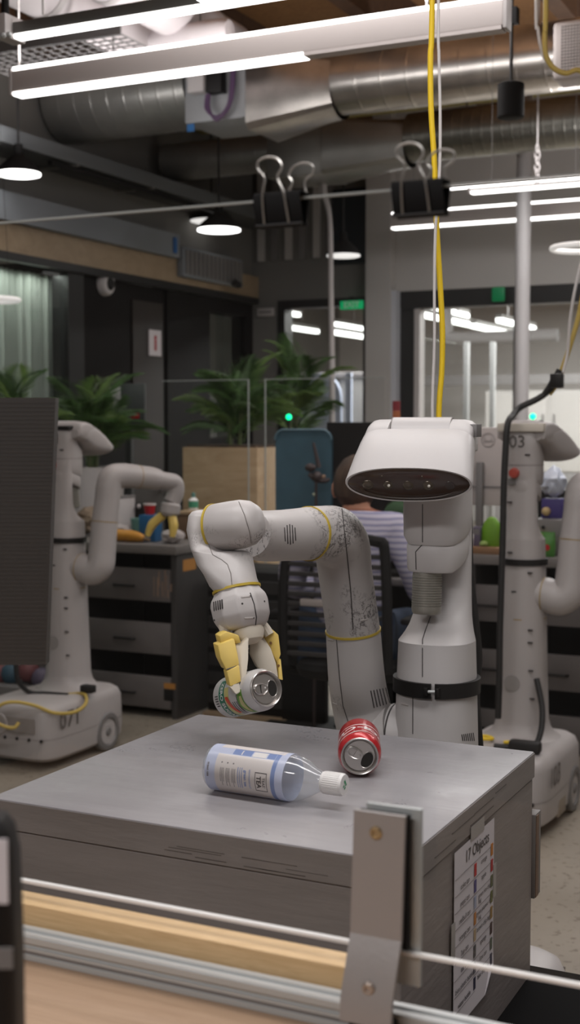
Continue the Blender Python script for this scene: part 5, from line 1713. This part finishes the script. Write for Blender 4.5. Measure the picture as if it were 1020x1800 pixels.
bl = drawer_bench('grey workbench of spaced drawers behind the left robot', -4.00, -3.165, 5.27, .60, .828, [(.558, .712), (.305, .455), (.045, .197)], [-3.74])
q = aty(318, 983, 5.275)
sc_m = mat('scraped_wood', (.30, .19, .13), .7)
m = MB(bl)
rr = random.Random(5)
for k in range(9):
    x = -3.29 + rr.random() * .10
    z = .57 + rr.random() * .06
    m.box(x, x + .003 + rr.random() * .004, 5.2652, 5.266, z, z + .03 + rr.random() * .07)
m.build('scraped_paint', sc_m, bl, False, 'stuff')
OR = mat('orange_tape', (.45, .20, .04), .6)
MB(bl).box(-3.1648, -3.1638, 5.33, 5.45, .70, .755).build('orange_tape', OR, bl, False)
MB(bl).box(-3.235, -3.172, 5.2645, 5.2655, .145, .172).build('orange_tape', OR, bl, False)
MB(bl).box(-3.235, -3.185, 5.2635, 5.2655, .088, .143).build('tape_patch', MBLACK, bl, False)
brt = drawer_bench('grey workbench of spaced drawers behind the right robot', -1.78, -.35, 5.42, .66, .838, [(.548, .706), (.273, .426), (.02, .165)], [-1.62, -1.2, -.80])

TZ = .829
def bx_thing(name, label, cat, c, sx, sy, sz, m_, rz=0, bev=.004, lid=None):
    t = thing(name, label, cat, c, rz)
    MB().box(-sx / 2, sx / 2, -sy / 2, sy / 2, 0, sz, bev).build('body', m_, t)
    if lid:
        MB().box(-sx / 2 - .002, sx / 2 + .002, -sy / 2 - .002, sy / 2 + .002, sz + .0005, sz + .012, bev * .5).build('lid', lid, t)
    return t


BLUEP = mat('bright_blue', (.01, .10, .24), .5)
ORANGE = mat('orange_yellow', (.60, .27, .03), .5)
# left bench items
q = atz(228, 950, TZ)
t = thing('rubber_tool', 'orange yellow tapered tool lying on the left workbench', 'tool', (aty(226, 945, 5.34).x, 5.34, TZ))
MB().tube([(-.11, 0, .030), (-.05, 0, .030), (.02, -.005, .029), (.07, -.01, .025), (.095, -.012, .020)], [.028, .030, .029, .022, .012], 14).build('grip', ORANGE, t)
MB().cyl((.094, -.012, .020), (.13, -.016, .016), .008, n=10).build('tip', mat('tip_brown', (.2, .13, .07), .5), t)
bx_thing('storage_box', 'bright blue box behind the left gripper on the workbench', 'box', (-3.40, 5.42, TZ), .085, .10, .13, BLUEP, .2)
t = thing('cup', 'red cup standing on the bright blue box', 'cup', (-3.405, 5.42, TZ + .1302))
MB().lathe([(0, .022), (.05, .030), (.052, .030), (.05, .027), (.006, .02), (.006, 0)], (0, 0, 0), (0, 0, 1), 20).build('wall', CANRED, t)
MB().lathe([(.046, .0305), (.0535, .0315), (.0545, .030)], (0, 0, 0), (0, 0, 1), 20, None, False, False).build('rim', PRINTW, t)
t = thing('cup', 'teal green cup left of the bright blue box', 'cup', (aty(247, 945, 5.62).x, 5.62, TZ))
MB().lathe([(0, .04), (.09, .05), (.092, .05), (.09, .046), (.006, .038), (.006, 0)], (0, 0, 0), (0, 0, 1), 20).build('wall', mat('teal_cup', (.10, .22, .19), .5), t)
MB().tube([(.046, 0, .07), (.075, 0, .06), (.07, 0, .03), (.044, 0, .02)], .006, 6).build('handle', MATS['teal_cup'], t)
bx_thing('box_file', 'grey upright box on the left workbench beside the robot arm', 'box', (aty(216, 945, 5.66).x, 5.66, TZ), .05, .16, .19, LGREY, 0, .003, MGREY)


def crumple(name, label, c, s, m_, cat='bag', seed=1, n=18):
    rr = random.Random(seed)
    t = bmesh.new()
    bmesh.ops.create_icosphere(t, subdivisions=3, radius=1)
    for v in t.verts:
        k = noise.noise(v.co * 2.3 + Vector((seed * 7.1, 0, 0)))
        k2 = noise.noise(v.co * 5.5 + Vector((0, seed * 3.3, 0)))
        v.co = v.co * (1 + .28 * k + .14 * k2)
    zm = min(v.co.z for v in t.verts)
    for v in t.verts:
        v.co = Vector(c) + Vector((v.co.x * s[0], v.co.y * s[1], (v.co.z - zm) * s[2]))
    m = MB()
    m.merge(t)
    return tag(m.build(name, m_, ang=28), label, cat)


PLB = mat('pale_plastic_film', (.42, .38, .37), .3)
crumple('plastic_bag', 'crumpled pale plastic bag at the right end of the left workbench', (-3.24, 5.36, TZ), (.055, .05, .035), PLB, seed=2)
crumple('plastic_bag', 'crumpled pale bag behind the orange tool on the left workbench', (-3.68, 5.58, TZ), (.08, .06, .03), PLB, seed=4)
crumple('paper_bag', 'tan crumpled paper bag left of the robot arm on the workbench', (-3.86, 5.60, TZ), (.11, .09, .07), mat('paper_tan', (.22, .16, .11), .7), seed=6)
t = bx_thing('cardboard_box', 'open brown cardboard box at the right end of the left workbench', 'box', (-3.27, 5.68, TZ), .16, .18, .12, mat('cardboard_brown', (.15, .085, .045), .8))
MB().box(-.085, .10, -.095, .095, .121, .139, .002).build('tray_lid', PLY, t)
q = Vector((-3.31, 5.68, TZ + .1395))
t = thing('spray_bottle', 'small white and green bottle standing on the brown cardboard box', 'bottle', q)
MB().lathe([(0, .022), (.05, .024), (.06, .012), (.064, .009)], (0, 0, 0), (0, 0, 1), 18).build('body', CAPW, t)
MB().lathe([(.0645, .011), (.085, .010), (.09, 0)], (0, 0, 0), (0, 0, 1), 14).build('cap', MATS['teal_cup'], t)
MB().lathe([(.012, .0245), (.045, .0248)], (0, 0, 0), (0, 0, 1), 18, None, False, False).build('label', mat('green_label', (.05, .25, .15), .5), t)
t = thing('battery_charger', 'small dark charger with a pale light on the left workbench', 'charger', (-3.66, 5.78, TZ))
MB().box(-.05, .05, -.04, .04, 0, .16, .006).build('body', MBLACK, t)
MB().sphere((-.01, -.042, .145), .012, 10).build('light', LGREY, t)

# right bench items
TZ2 = .839
MB(brt).box(-1.76, -.40, 6.02, 6.05, .8385, 1.09, .002).build('back_board', MBLACK, brt)


def bx(px, y=5.5):
    return aty(px, 950, y).x


t = thing('wood_tray', 'brown wooden board at the left end of the right workbench', 'board', (bx(850, 5.47), 5.47, TZ2))
MB().box(-.14, .18, -.05, .11, 0, .03, .002).build('panel', wood('tray_brown', (.22, .12, .06), (.32, .18, .09)), t)
MB().box(-.14, .18, -.053, -.0505, .012, .024).build('edge_band', MATS['tray_brown'], t)
TZ3 = TZ2 + .0302
t = thing('all_in_one_monitor', 'big pale monitor seen from behind between two robots', 'monitor', (bx(860, 5.62), 5.62, TZ3))
MB().box(-.095, .085, .035, .075, .165, .515, .006).build('back_panel', LAMPBODY, t)
MB().box(-.095, .085, .030, .034, .245, .252).build('panel_step', MGREY, t)
MB().box(-.066, -.034, .0, .029, .01, .36, .004).build('stand_arm', MGREY, t)
MB().box(-.09, .0, -.045, .09, 0, .009, .002).build('stand_foot', MGREY, t)
bd = MB()
bd.tube([(-.02 + .030 * math.cos(a), .0335, .46 + .030 * math.sin(a)) for a in [2 * PI * k / 24 for k in range(24)]], .0018, 5, 1, closed=True)
bd.box(-.04, .0, .032, .0345, .452, .456).box(-.037, -.034, .032, .0345, .456, .470).box(-.006, -.003, .032, .0345, .456, .470)
bd.build('emblem', mat('emblem_grey', (.33, .30, .295), .5), t)
t = thing('green_stand_in', 'bright green bag standing in for a small figure on the wooden board of the right workbench', 'bag', (bx(866, 5.5), 5.49, TZ3))  # plain green shape put in place of a small figure
GREENB = mat('bright_green', (.13, .30, .01), .55)
MB().loft([se(a, -b, b, z, 2.6) for z, a, b in ((0, .040, .028), (.02, .047, .034), (.07, .045, .032), (.10, .034, .026), (.122, .018, .016), (.127, .006, .006))]).build('body', GREENB, t)
MB().loft([se(a, -b - .01, b - .01, z, 2.6, 36, None, -.055) for z, a, b in ((0, .012, .012), (.03, .016, .014), (.055, .008, .009))]).build('side_pocket', GREENB, t)
crumple('chip_bag', 'small crumpled lime green wrapper beside the green stand-in', (bx(851, 5.45), 5.45, TZ3), (.018, .02, .012), mat('lime_pale', (.30, .42, .12), .5), seed=9)
t = thing('cup', 'small white cup at the left end of the wooden board', 'cup', (bx(829, 5.46), 5.46, TZ3))
MB().lathe([(0, .016), (.05, .020), (.052, .020), (.05, .017), (.005, .014), (.005, 0)], (0, 0, 0), (0, 0, 1), 18).build('wall', CAPW, t)
MB().lathe([(.02, .0185), (.03, .0193)], (0, 0, 0), (0, 0, 1), 18, None, False, False).build('band', LGREY, t)
t = thing('marker_box', 'small purple grey box at the foot of the pale monitor', 'box', (bx(839, 5.46), 5.46, TZ3))
MB().box(-.018, .018, -.012, .012, 0, .085, .003).build('body', mat('purple_grey', (.11, .09, .14), .5), t)
MB().box(-.014, .014, -.0128, -.0121, .05, .075).build('label', MGREY, t)
crumple('plastic_bag', 'shiny blue white plastic bag right of the right robot', (bx(972, 5.56), 5.56, TZ2 + .245), (.055, .05, .062), mat('film_bluewhite', (.52, .56, .66), .25), seed=12)
t = bx_thing('storage_box', 'grey box under the plastic bag on the right workbench', 'box', (bx(972, 5.56), 5.56, TZ2), .13, .16, .155, MGREY)
MB().cyl((-.02, -.0805, .12), (-.02, -.086, .12), .008, n=12).build('latch', BLACK, t)
t = bx_thing('snack_box', 'purple blue packet standing on the grey box', 'box', (bx(972, 5.56), 5.56, TZ2 + .1555), .085, .07, .085, mat('purple_blue', (.045, .03, .16), .5))
MB().sphere((-.02, -.037, .03), .02, 10).build('tan_badge', mat('tan_badge', (.5, .36, .17), .5), t)
t = thing('bowl', 'yellow bowl beside the right robot on the workbench', 'bowl', (bx(946, 5.46), 5.46, TZ2 + .062))
MB().lathe([(0, .02), (.004, .025), (.022, .042), (.034, .046), (.034, .043), (.022, .038), (.006, .02), (.006, 0)], (0, 0, 0), (0, 0, 1), 24).build('wall', mat('yellow_bowl', (.55, .42, .05), .4), t)
MB().lathe([(-.062, .03), (-.060, .03), (-.002, .018), (-.0005, .018)], (0, 0, 0), (0, 0, 1), 20).build('stand', PLB, t)
t = thing('chip_bag', 'green chip bag with a red patch right of the right robot', 'bag', (bx(961, 5.43), 5.43, TZ2))
MB().loft([se(a, -b, b, z, 2.4) for z, a, b in ((0, .035, .004), (.02, .038, .016), (.05, .038, .018), (.08, .037, .012), (.095, .036, .003), (.105, .037, .002))]).build('body', mat('chip_green', (.06, .22, .03), .35), t)
MB().lathe([(0, .014), (.002, .013), (.003, 0)], (.006, -.017, .04), (0, -1, 0), 16).build('red_patch', CANRED, t)

# middle: teal panel, desk with a black monitor, lamp gadget
t = thing('teal_panel', 'teal upright panel with rounded top corners behind the scuffed arm', 'screen', (at(533, 900, 6.0).x, at(533, 900, 6.0).y, 0))
hw, tz = .142, 1.372
pts = [(-hw, 0, .86), (hw, 0, .86)] + [(hw - .045 + .045 * math.cos(a), 0, tz - .045 + .045 * math.sin(a)) for a in [k * PI / 12 for k in range(7)]] + [(-hw + .045 + .045 * math.cos(a), 0, tz - .045 + .045 * math.sin(a)) for a in [PI / 2 + k * PI / 12 for k in range(7)]]
MB().prism(pts, (0, .05, 0)).build('panel', TEAL, t, ang=25)
MB().tube([(x * 1.0, -.002, z) for x, y, z in pts[2:]], .006, 6, 1).build('piping', mat('teal_light', (.08, .15, .19), .5), t)
MB().box(-.16, .16, -.12, .17, 0, .019, .003).build('foot', MBLACK, t)
MB().box(-.11, .11, .0, .05, .0195, .8595, .003).build('pedestal', MBLACK, t)
t = thing('desk_tool', 'small dark jointed tool with a lever in front of the teal panel', 'tool', (at(555, 845, 5.85).x, at(555, 845, 5.85).y, 0))
K0 = t.location
DT = mat('tool_dark', (.045, .03, .03), .5)
def o5(px, py, d=5.85):
    return at(px, py, d)
MB(t).tube([o5(551, 778), o5(556, 800), o5(561, 822)], [.006, .009, .012], 8).build('lever', DT, t)
MB(t).sphere(o5(546, 822), .028, 12, (1, .7, .7)).sphere(o5(557, 838), .026, 12).build('head', DT, t)
MB(t).tube([o5(543, 832), o5(556, 842), o5(572, 845), o5(580, 842)], [.010, .016, .012, .006], 8).build('arm', DT, t)
MB(t).sphere(o5(569, 838), .010, 8).build('brass_knob', mat('knob_tan', (.35, .22, .14), .4), t)
q = o5(553, 870)
MB(t).cyl(o5(556, 846), (q.x, q.y, .03), .007, n=8).build('stem', DT, t)
MB(t).lathe([(0, .11), (.02, .1), (.03, .012)], (q.x, q.y, 0), (0, 0, 1), 20).build('foot', MBLACK, t)
MB(t).sphere(o5(552, 869), .007, 8).build('pilot_light', mat('pilot_pale', (.5, .55, .4), .3), t)

dk = thing('office_desk', 'dark desk beyond the seated person', 'desk', (-2.06, 5.41, 0))
MB(dk).box(-2.33, -1.80, 5.22, 5.60, .705, .735, .003).build('desktop', MGREY, dk)
for x in (-2.32, -1.86):
    for y in (5.24, 5.54):
        MB(dk).box(x, x + .05, y, y + .05, 0, .7045, .002).build('leg', MBLACK, dk)
t = thing('monitor', 'wide black monitor standing behind the nearest robot head', 'monitor', (-2.05, 5.44, .7355))
MB().box(-.42, .20, 0, .03, .26, .672, .006).build('panel', MBLACK, t)
MB().box(-.41, .19, -.002, -.0005, .27, .662).build('back_cover', BLACK, t, False)
MB().box(-.14, -.08, .031, .07, .01, .42, .005).build('stand', MBLACK, t)
MB().box(-.22, .0, -.06, .14, 0, .0095, .003).build('stand_foot', MBLACK, t)
q = at(697, 716, 6.05)
t = thing('marker_can', 'small red and orange tube standing on top of the dark shelf', 'tube', (q.x, q.y, 1.405))
MB().cyl((0, 0, 0), (0, 0, .055), .018, n=16).build('orange_half', mat('tube_orange', (.42, .13, .05), .5), t)
MB().cyl((0, 0, .0555), (0, 0, .10), .018, n=16).build('red_half', mat('tube_red', (.22, .02, .03), .5), t)
t = thing('dark_shelf', 'tall dark shelf standing behind the black monitor', 'shelf', (q.x + .12, q.y + .05, 0))
MB().box(-.16, .16, -.09, .20, 1.375, 1.404, .002).build('shelf_board', MBLACK, t)
for z in (.3, .7, 1.05):
    MB().box(-.129, .129, -.085, .19, z, z + .02).build('shelf_board', MBLACK, t, False)
for x in (-.16, .13):
    MB().box(x, x + .03, -.09, .20, 0, 1.3745).build('side_panel', MBLACK, t, False)
MB().box(-.129, .129, .1905, .199, .02, 1.374).build('back_panel', MBLACK, t, False)

# office chair with slatted black back, seen from behind
CH = thing('office_chair', 'black slatted-back office chair the person sits in', 'chair', (-1.99, 4.52, 0), .05)
cw = .205
fr = [(-cw, -.05, .48), (-cw - .005, -.07, .70), (-cw + .01, -.06, .93), (-cw + .04, -.055, .965), (0, -.06, .975), (cw - .04, -.055, .965), (cw - .01, -.06, .93), (cw + .005, -.07, .70), (cw, -.05, .48)]
MB().tube(fr, .021, 8, 5).build('back_frame', MBLACK, CH)
SLT = mat('chair_slat', (.022, .02, .02), .5)
for k in range(11):
    z = .52 + k * .038
    MB().box(-cw + .015, cw - .015, -.075, -.062, z, z + .018, .003, 1).build('slat', SLT, CH)
MB().box(-.13, .14, -.094, -.077, .715, .742, .004).build('lumbar_bar', mat('lumbar_grey', (.30, .265, .25), .6), CH)
MB().loft([se(.22 - g, -.02 + g, .44 - g, z, 4) for z, g in ((.415, .03), (.425, .01), (.455, .0), (.475, .012), (.48, .03))]).build('seat', MBLACK, CH)
for s_ in (-1, 1):
    MB().tube([(s_ * .20, .10, .43), (s_ * .265, .10, .45), (s_ * .27, .11, .62), (s_ * .27, .12, .648)], .017, 8).build('arm_post', MBLACK, CH)
    MB().box(s_ * .27 - .035, s_ * .27 + .035, .0, .24, .65, .675, .01).build('armrest', MBLACK, CH)
MB().tube([(0, -.06, .5), (0, -.04, .44), (0, .1, .40)], .03, 8).build('back_post', MBLACK, CH)
MB().cyl((0, .2, .09), (0, .2, .414), .028, n=14).build('gas_lift', BLACK, CH)
for k in range(5):
    a = 2 * PI * k / 5 + .3
    e = Vector((.28 * math.cos(a), .2 + .28 * math.sin(a), .075))
    MB().tube([(0, .2, .11), e + Vector((0, 0, .02)), e], [.028, .018, .014], 8, 3).build('base_leg', MBLACK, CH)
    MB().lathe([(-.012, .022), (-.01, .027), (.01, .027), (.012, .022)], e + Vector((0, 0, -.048)), (math.sin(a), -math.cos(a), 0), 16).build('caster', BLACK, CH)
CH['label'] = 'black slatted-back office chair behind the scuffed arm, person seated in it'


# ---------------- the seated person, back to us
def skin_mesh(name, verts, edges, radii, m_, parent, root=0, sub=2):
    me = bpy.data.meshes.new(name)
    me.from_pydata([Vector(v) for v in verts], edges, [])
    o = bpy.data.objects.new(name, me)
    COL.objects.link(o)
    o.parent = parent
    me.materials.append(m_)
    sk = o.modifiers.new('skin', 'SKIN')
    sk.use_smooth_shade = True
    lay = me.skin_vertices[0].data if me.skin_vertices else None
    if lay is None:
        bpy.context.view_layer.objects.active = o
    for i, r in enumerate(radii):
        r = (r, r) if not isinstance(r, tuple) else r
        me.skin_vertices[0].data[i].radius = r
        me.skin_vertices[0].data[i].use_root = (i == root)
    sb = o.modifiers.new('smooth', 'SUBSURF')
    sb.levels = sb.render_levels = sub
    return o


class Sk:
    def __init__(s):
        s.v, s.e, s.r = [], [], []

    def add(s, p, r, to=None):
        s.v.append(p); s.r.append(r)
        if to is not None:
            s.e.append((to, len(s.v) - 1))
        return len(s.v) - 1

    def chain(s, start, pts):
        for p, r in pts:
            start = s.add(p, r, start)
        return start


pp = Vector((-2.03, 4.66, 0))
PE = thing('person', 'person seated with back to us in a striped shirt, brown hair, working at a desk', 'person', pp, .05)
S = Sk()
pel = S.add((0, .08, .575), (.15, .11))
sp = S.chain(pel, [((0, .07, .70), (.135, .10)), ((0, .07, .85), (.145, .10)), ((0, .09, .97), (.14, .095))])
nk = S.chain(sp, [((-.01, .125, 1.03), (.06, .06)), ((-.015, .15, 1.065), .055), ((-.02, .17, 1.115), (.072, .085)), ((-.02, .175, 1.175), (.076, .092)), ((-.02, .165, 1.22), (.05, .06))])
for s_ in (-1, 1):
    sh = S.add((s_ * .165, .10, .985), .062, sp)
    hd_ = S.chain(sh, [((s_ * .24, .08, .87), .05), ((s_ * .275, .12, .73), .042), ((s_ * .24, .27, .735), .036), ((s_ * .17, .40, .77), .027), ((s_ * .15, .45, .775), (.035, .018)), ((s_ * .14, .485, .775), (.038, .016))])
    for k in range(4):
        x = s_ * (.115 + k * .018)
        S.chain(hd_, [((x, .515, .775), .009), ((x, .54, .772), .008), ((x, .56, .762), .007)])
    th_ = S.add((s_ * .10, .46, .765), .009, hd_ - 1)
    S.add((s_ * .085, .49, .762), .008, th_)
    hp = S.add((s_ * .10, .12, .565), .088, pel)
    S.chain(hp, [((s_ * .13, .35, .56), .075), ((s_ * .14, .50, .545), .062), ((s_ * .14, .52, .30), .052), ((s_ * .14, .50, .10), .04), ((s_ * .14, .53, .05), .04), ((s_ * .15, .62, .04), .034), ((s_ * .15, .68, .035), .03)])
body = skin_mesh('body', S.v, S.e, S.r, SKIN, PE)
S = Sk()
a0 = S.add((0, .075, .56), (.175, .125))
a1 = S.chain(a0, [((0, .065, .70), (.168, .12)), ((0, .06, .85), (.172, .12)), ((0, .08, .965), (.165, .11)), ((0, .11, 1.03), (.085, .075))])
for s_ in (-1, 1):
    q0 = S.add((s_ * .165, .095, .985), .082, a1 - 1)
    S.chain(q0, [((s_ * .245, .075, .87), .070), ((s_ * .280, .115, .735), .062), ((s_ * .262, .20, .725), .054), ((s_ * .238, .275, .737), .048)])
skin_mesh('striped_shirt', S.v, S.e, S.r, SHIRT, PE)
S = Sk()
a0 = S.add((0, .08, .56), (.165, .12))
for s_ in (-1, 1):
    hp = S.add((s_ * .105, .12, .565), .10, a0)
    S.chain(hp, [((s_ * .135, .35, .565), .09), ((s_ * .145, .515, .545), .076), ((s_ * .145, .53, .30), .066), ((s_ * .145, .51, .12), .06)])
skin_mesh('jeans', S.v, S.e, S.r, JEANS, PE)
hm = MB()
t_ = bmesh.new()
bmesh.ops.create_uvsphere(t_, u_segments=28, v_segments=18, radius=1)
for v in t_.verts:
    z = v.co.z
    y = v.co.y
    if y > .25 and z < .35:      # leave the face free
        v.co = v.co * .86
    if z < -.45:
        v.co = v.co * .9
    nz = 1 + .03 * noise.noise(v.co * 6)
    v.co = Vector((-.02 + v.co.x * .088 * nz, .163 + v.co.y * .106 * nz, 1.155 + v.co.z * .122 * nz))
hm.merge(t_)
hm.build('hair', HAIR, PE)
for s_ in (-1, 1):
    MB().sphere((-.02 + s_ * .097, .180, 1.135), .032, 12, (.35, .75, 1.1)).build('ear', SKIN, PE)
MB().sphere((-.02, .268, 1.14), .014, 10, (.8, 1.2, 1.3)).build('nose', SKIN, PE)
for s_ in (-1, 1):
    MB().sphere((-.02 + s_ * .03, .256, 1.165), .010, 8).build('eye', PRINTW, PE)
    MB().box(s_ * .145 - .045, s_ * .145 + .045, .46, .74, .0, .06, .02, 3).build('shoe', MBLACK, PE)
MB().sphere((-.02, .256, 1.10), .018, 8, (1.3, .4, .35)).build('mouth', mat('lip', (.4, .15, .12), .5), PE)
t = thing('round_cushion', 'dark green round cushion behind the seated person', 'cushion', (aty(700, 890, 5.34).x, 5.34, .7355))
MB().sphere((0, 0, .27), .06, 16, (1.1, .7, 1.0)).build('cover', mat('cushion_green', (.035, .085, .035), .8), t)
MB().lathe([(0, .07), (.02, .07), (.03, .015), (.215, .015)], (0, 0, 0), (0, 0, 1), 16).build('base', MBLACK, t)

# ---------------- potted palms
def palm(name, label, base, pot, height, spread, n, seed):
    rr = random.Random(seed)
    t = thing(name, label, 'plant', base)
    if pot == 'box':
        MB().box(-.235, .235, -.20, .20, 0, height[0], .004).build('planter_box', PLY, t)
        MB().box(-.215, .215, -.18, .18, height[0] + .0005, height[0] + .012).build('soil', HAIR, t, False)
    else:
        MB().lathe([(0, .13), (.02, .15), (height[0], .19), (height[0] + .002, .175), (height[0] - .04, .17), (height[0] - .04, 0)], (0, 0, 0), (0, 0, 1), 28).build('pot', LGREY, t)
    protos = []
    for v_ in range(3):
        m = MB()
        L = 1.0
        for k in range(20):
            u = .18 + .80 * k / 19
            cx, cz_ = u * .92, .42 * u - .62 * u * u * (1 + .15 * v_)
            ll = .36 * math.sin(PI * min(1, .12 + u * .92)) + .08
            for s_ in (-1, 1):
                d = Vector((.72, s_ * .75, -.22 - .1 * rr.random())).normalized()
                p0_ = Vector((cx, 0, cz_))
                wv = Vector((.019, 0, .008))
                mid = p0_ + d * ll * .45 + Vector((0, 0, .012))
                tip = p0_ + d * ll + Vector((.02, 0, -.07 * rr.random() - .03))
                a = [m.V(p0_), m.V(mid + wv), m.V(tip), m.V(mid - wv * .6)]
                m.F([a[0], a[1], a[3]]); m.F([a[1], a[2], a[3]])
        rach = [(u * .92, 0, .42 * u - .62 * u * u * (1 + .15 * v_)) for u in [k / 6 for k in range(7)]]
        m.tube(rach, [.012, .011, .010, .009, .007, .005, .003], 5, 1)
        protos.append(m.build('frond', LEAF if v_ != 1 else LEAF2, t, False))
    z0 = height[0]
    for k in range(n):
        o = protos[k % 3] if k < 3 else protos[k % 3].copy()
        if k >= 3:
            COL.objects.link(o)
        o.parent = t
        az = 2 * PI * (k * .618 + rr.random() * .12)
        el = math.radians(20 + 60 * rr.random())
        o.rotation_euler = (rr.uniform(-.4, .4), -el, az)
        s_ = spread * (.75 + .45 * rr.random())
        o.scale = (s_, s_, s_)
        o.location = (rr.uniform(-.05, .05), rr.uniform(-.05, .05), z0 + height[1] * rr.random())
    for k in range(4):
        a = rr.random() * 6
        MB().tube([(.03 * math.cos(a), .03 * math.sin(a), z0 - .03), (.04 * math.cos(a), .05 * math.sin(a), z0 + height[1] * .6), (.06 * math.cos(a), .07 * math.sin(a), z0 + height[1])], [.014, .012, .008], 6, 3).build('cane', STALK, t)
    return t


q = at(416, 830, 7.4)
palm('potted_palm', 'bushy palm in a wooden planter box left of the teal panel', (q.x, q.y, 0), 'box', (1.27, .22), .36, 40, 3)
q = at(520, 830, 7.9)
palm('potted_palm', 'looser palm between the wooden planter and the white conduit', (q.x, q.y, 0), 'pot', (1.20, .42), .36, 26, 8)
q = at(160, 760, 7.6)
palm('potted_palm', 'palm behind the left robot by the dark door', (q.x, q.y, 0), 'pot', (1.15, .28), .36, 34, 12)
q = at(26, 760, 6.9)
palm('potted_palm', 'palm at the left edge in front of the curtain', (q.x, q.y, 0), 'pot', (1.15, .30), .34, 20, 17)

# glass screen before the palms
t = thing('glass_screen', 'clear free-standing screen with bright edges in front of the palms', 'screen', (-2.9, 6.05, 0))
zt2 = at(440, 668, 6.85).z
for (xa, xb) in ((at(240, 700, 6.85), at(437, 700, 6.85)), (at(476, 700, 6.85), at(722, 700, 6.85))):
    y = at(437, 700, 6.85).y
    MB(t).box(xa.x, xb.x, y, y + .006, .05, zt2, 0).build('pane', CLEAR, t, False)
    MB(t).box(xa.x, xb.x, y - .0005, y + .0065, zt2 + .0002, zt2 + .004).build('top_edge', EDGED, t, False)
for px in (438, 475):
    xa = at(px, 700, 6.85)
    MB(t).box(xa.x - .004, xa.x + .002, y - .006, y - .001, 0, zt2 + .004).build('edge_strip', EDGED, t, False)
    MB(t).box(xa.x - .03, xa.x + .03, y - .05, y + .06, 0, .012).build('foot', ALU, t, False)
for (px, py, nm) in ((508, 733, 'bright green indicator light on a slim post by the teal panel'), (937, 732, 'bright green indicator light behind the right robot head')):
    q = at(px, py, 7.1 if px < 600 else 6.6)
    t = thing('indicator_light', nm, 'light', (q.x, q.y, 0))
    MB().sphere((0, 0, q.z), .016, 14).build('lamp', GREENLED, t)
    MB().cyl((0, 0, .012), (0, 0, q.z - .016), .006, n=8).build('post', MBLACK, t)
    MB().lathe([(0, .09), (.01, .085), (.012, .006)], (0, 0, 0), (0, 0, 1), 20).build('foot', MBLACK, t)

# dark cabinets that close the view low behind the chair
t = thing('metal_cabinet', 'low black cabinet of narrow shelves behind the office chair', 'cabinet', (-2.75, 5.5, 0))
MB(t).box(-3.10, -2.66, 5.45, 5.84, .02, .70, .003).build('body', MBLACK, t)
for k in range(7):
    MB(t).box(-3.09, -2.67, 5.436, 5.449, .06 + k * .09, .12 + k * .09, .002, 1).build('drawer', mat('black_drawer', (.018, .017, .017), .45), t)
MB(t).box(-3.10, -2.66, 5.40, 5.84, 0, .0195).build('plinth', PLYDIM, t, False)
mat('toy_blue', (.04, .09, .13), .6)
mat('toy_pink', (.17, .06, .065), .6)
t = thing('toy_bin', 'bin of red and blue toys low behind the left robot', 'bin', (at(45, 1215, 6.2).x, at(45, 1215, 6.2).y, 0))
MB().box(-.2, .22, -.1, .1, 0, .16, .01).build('body', MGREY, t)
for k, (x, z, mm) in enumerate(((-.08, .2, 'toy_blue'), (.02, .22, 'toy_pink'), (.1, .19, 'purple_grey'), (-.15, .19, 'toy_pink'))):
    MB().sphere((x, 0, z), .055, 12).build('toy_ball', MATS[mm], t)
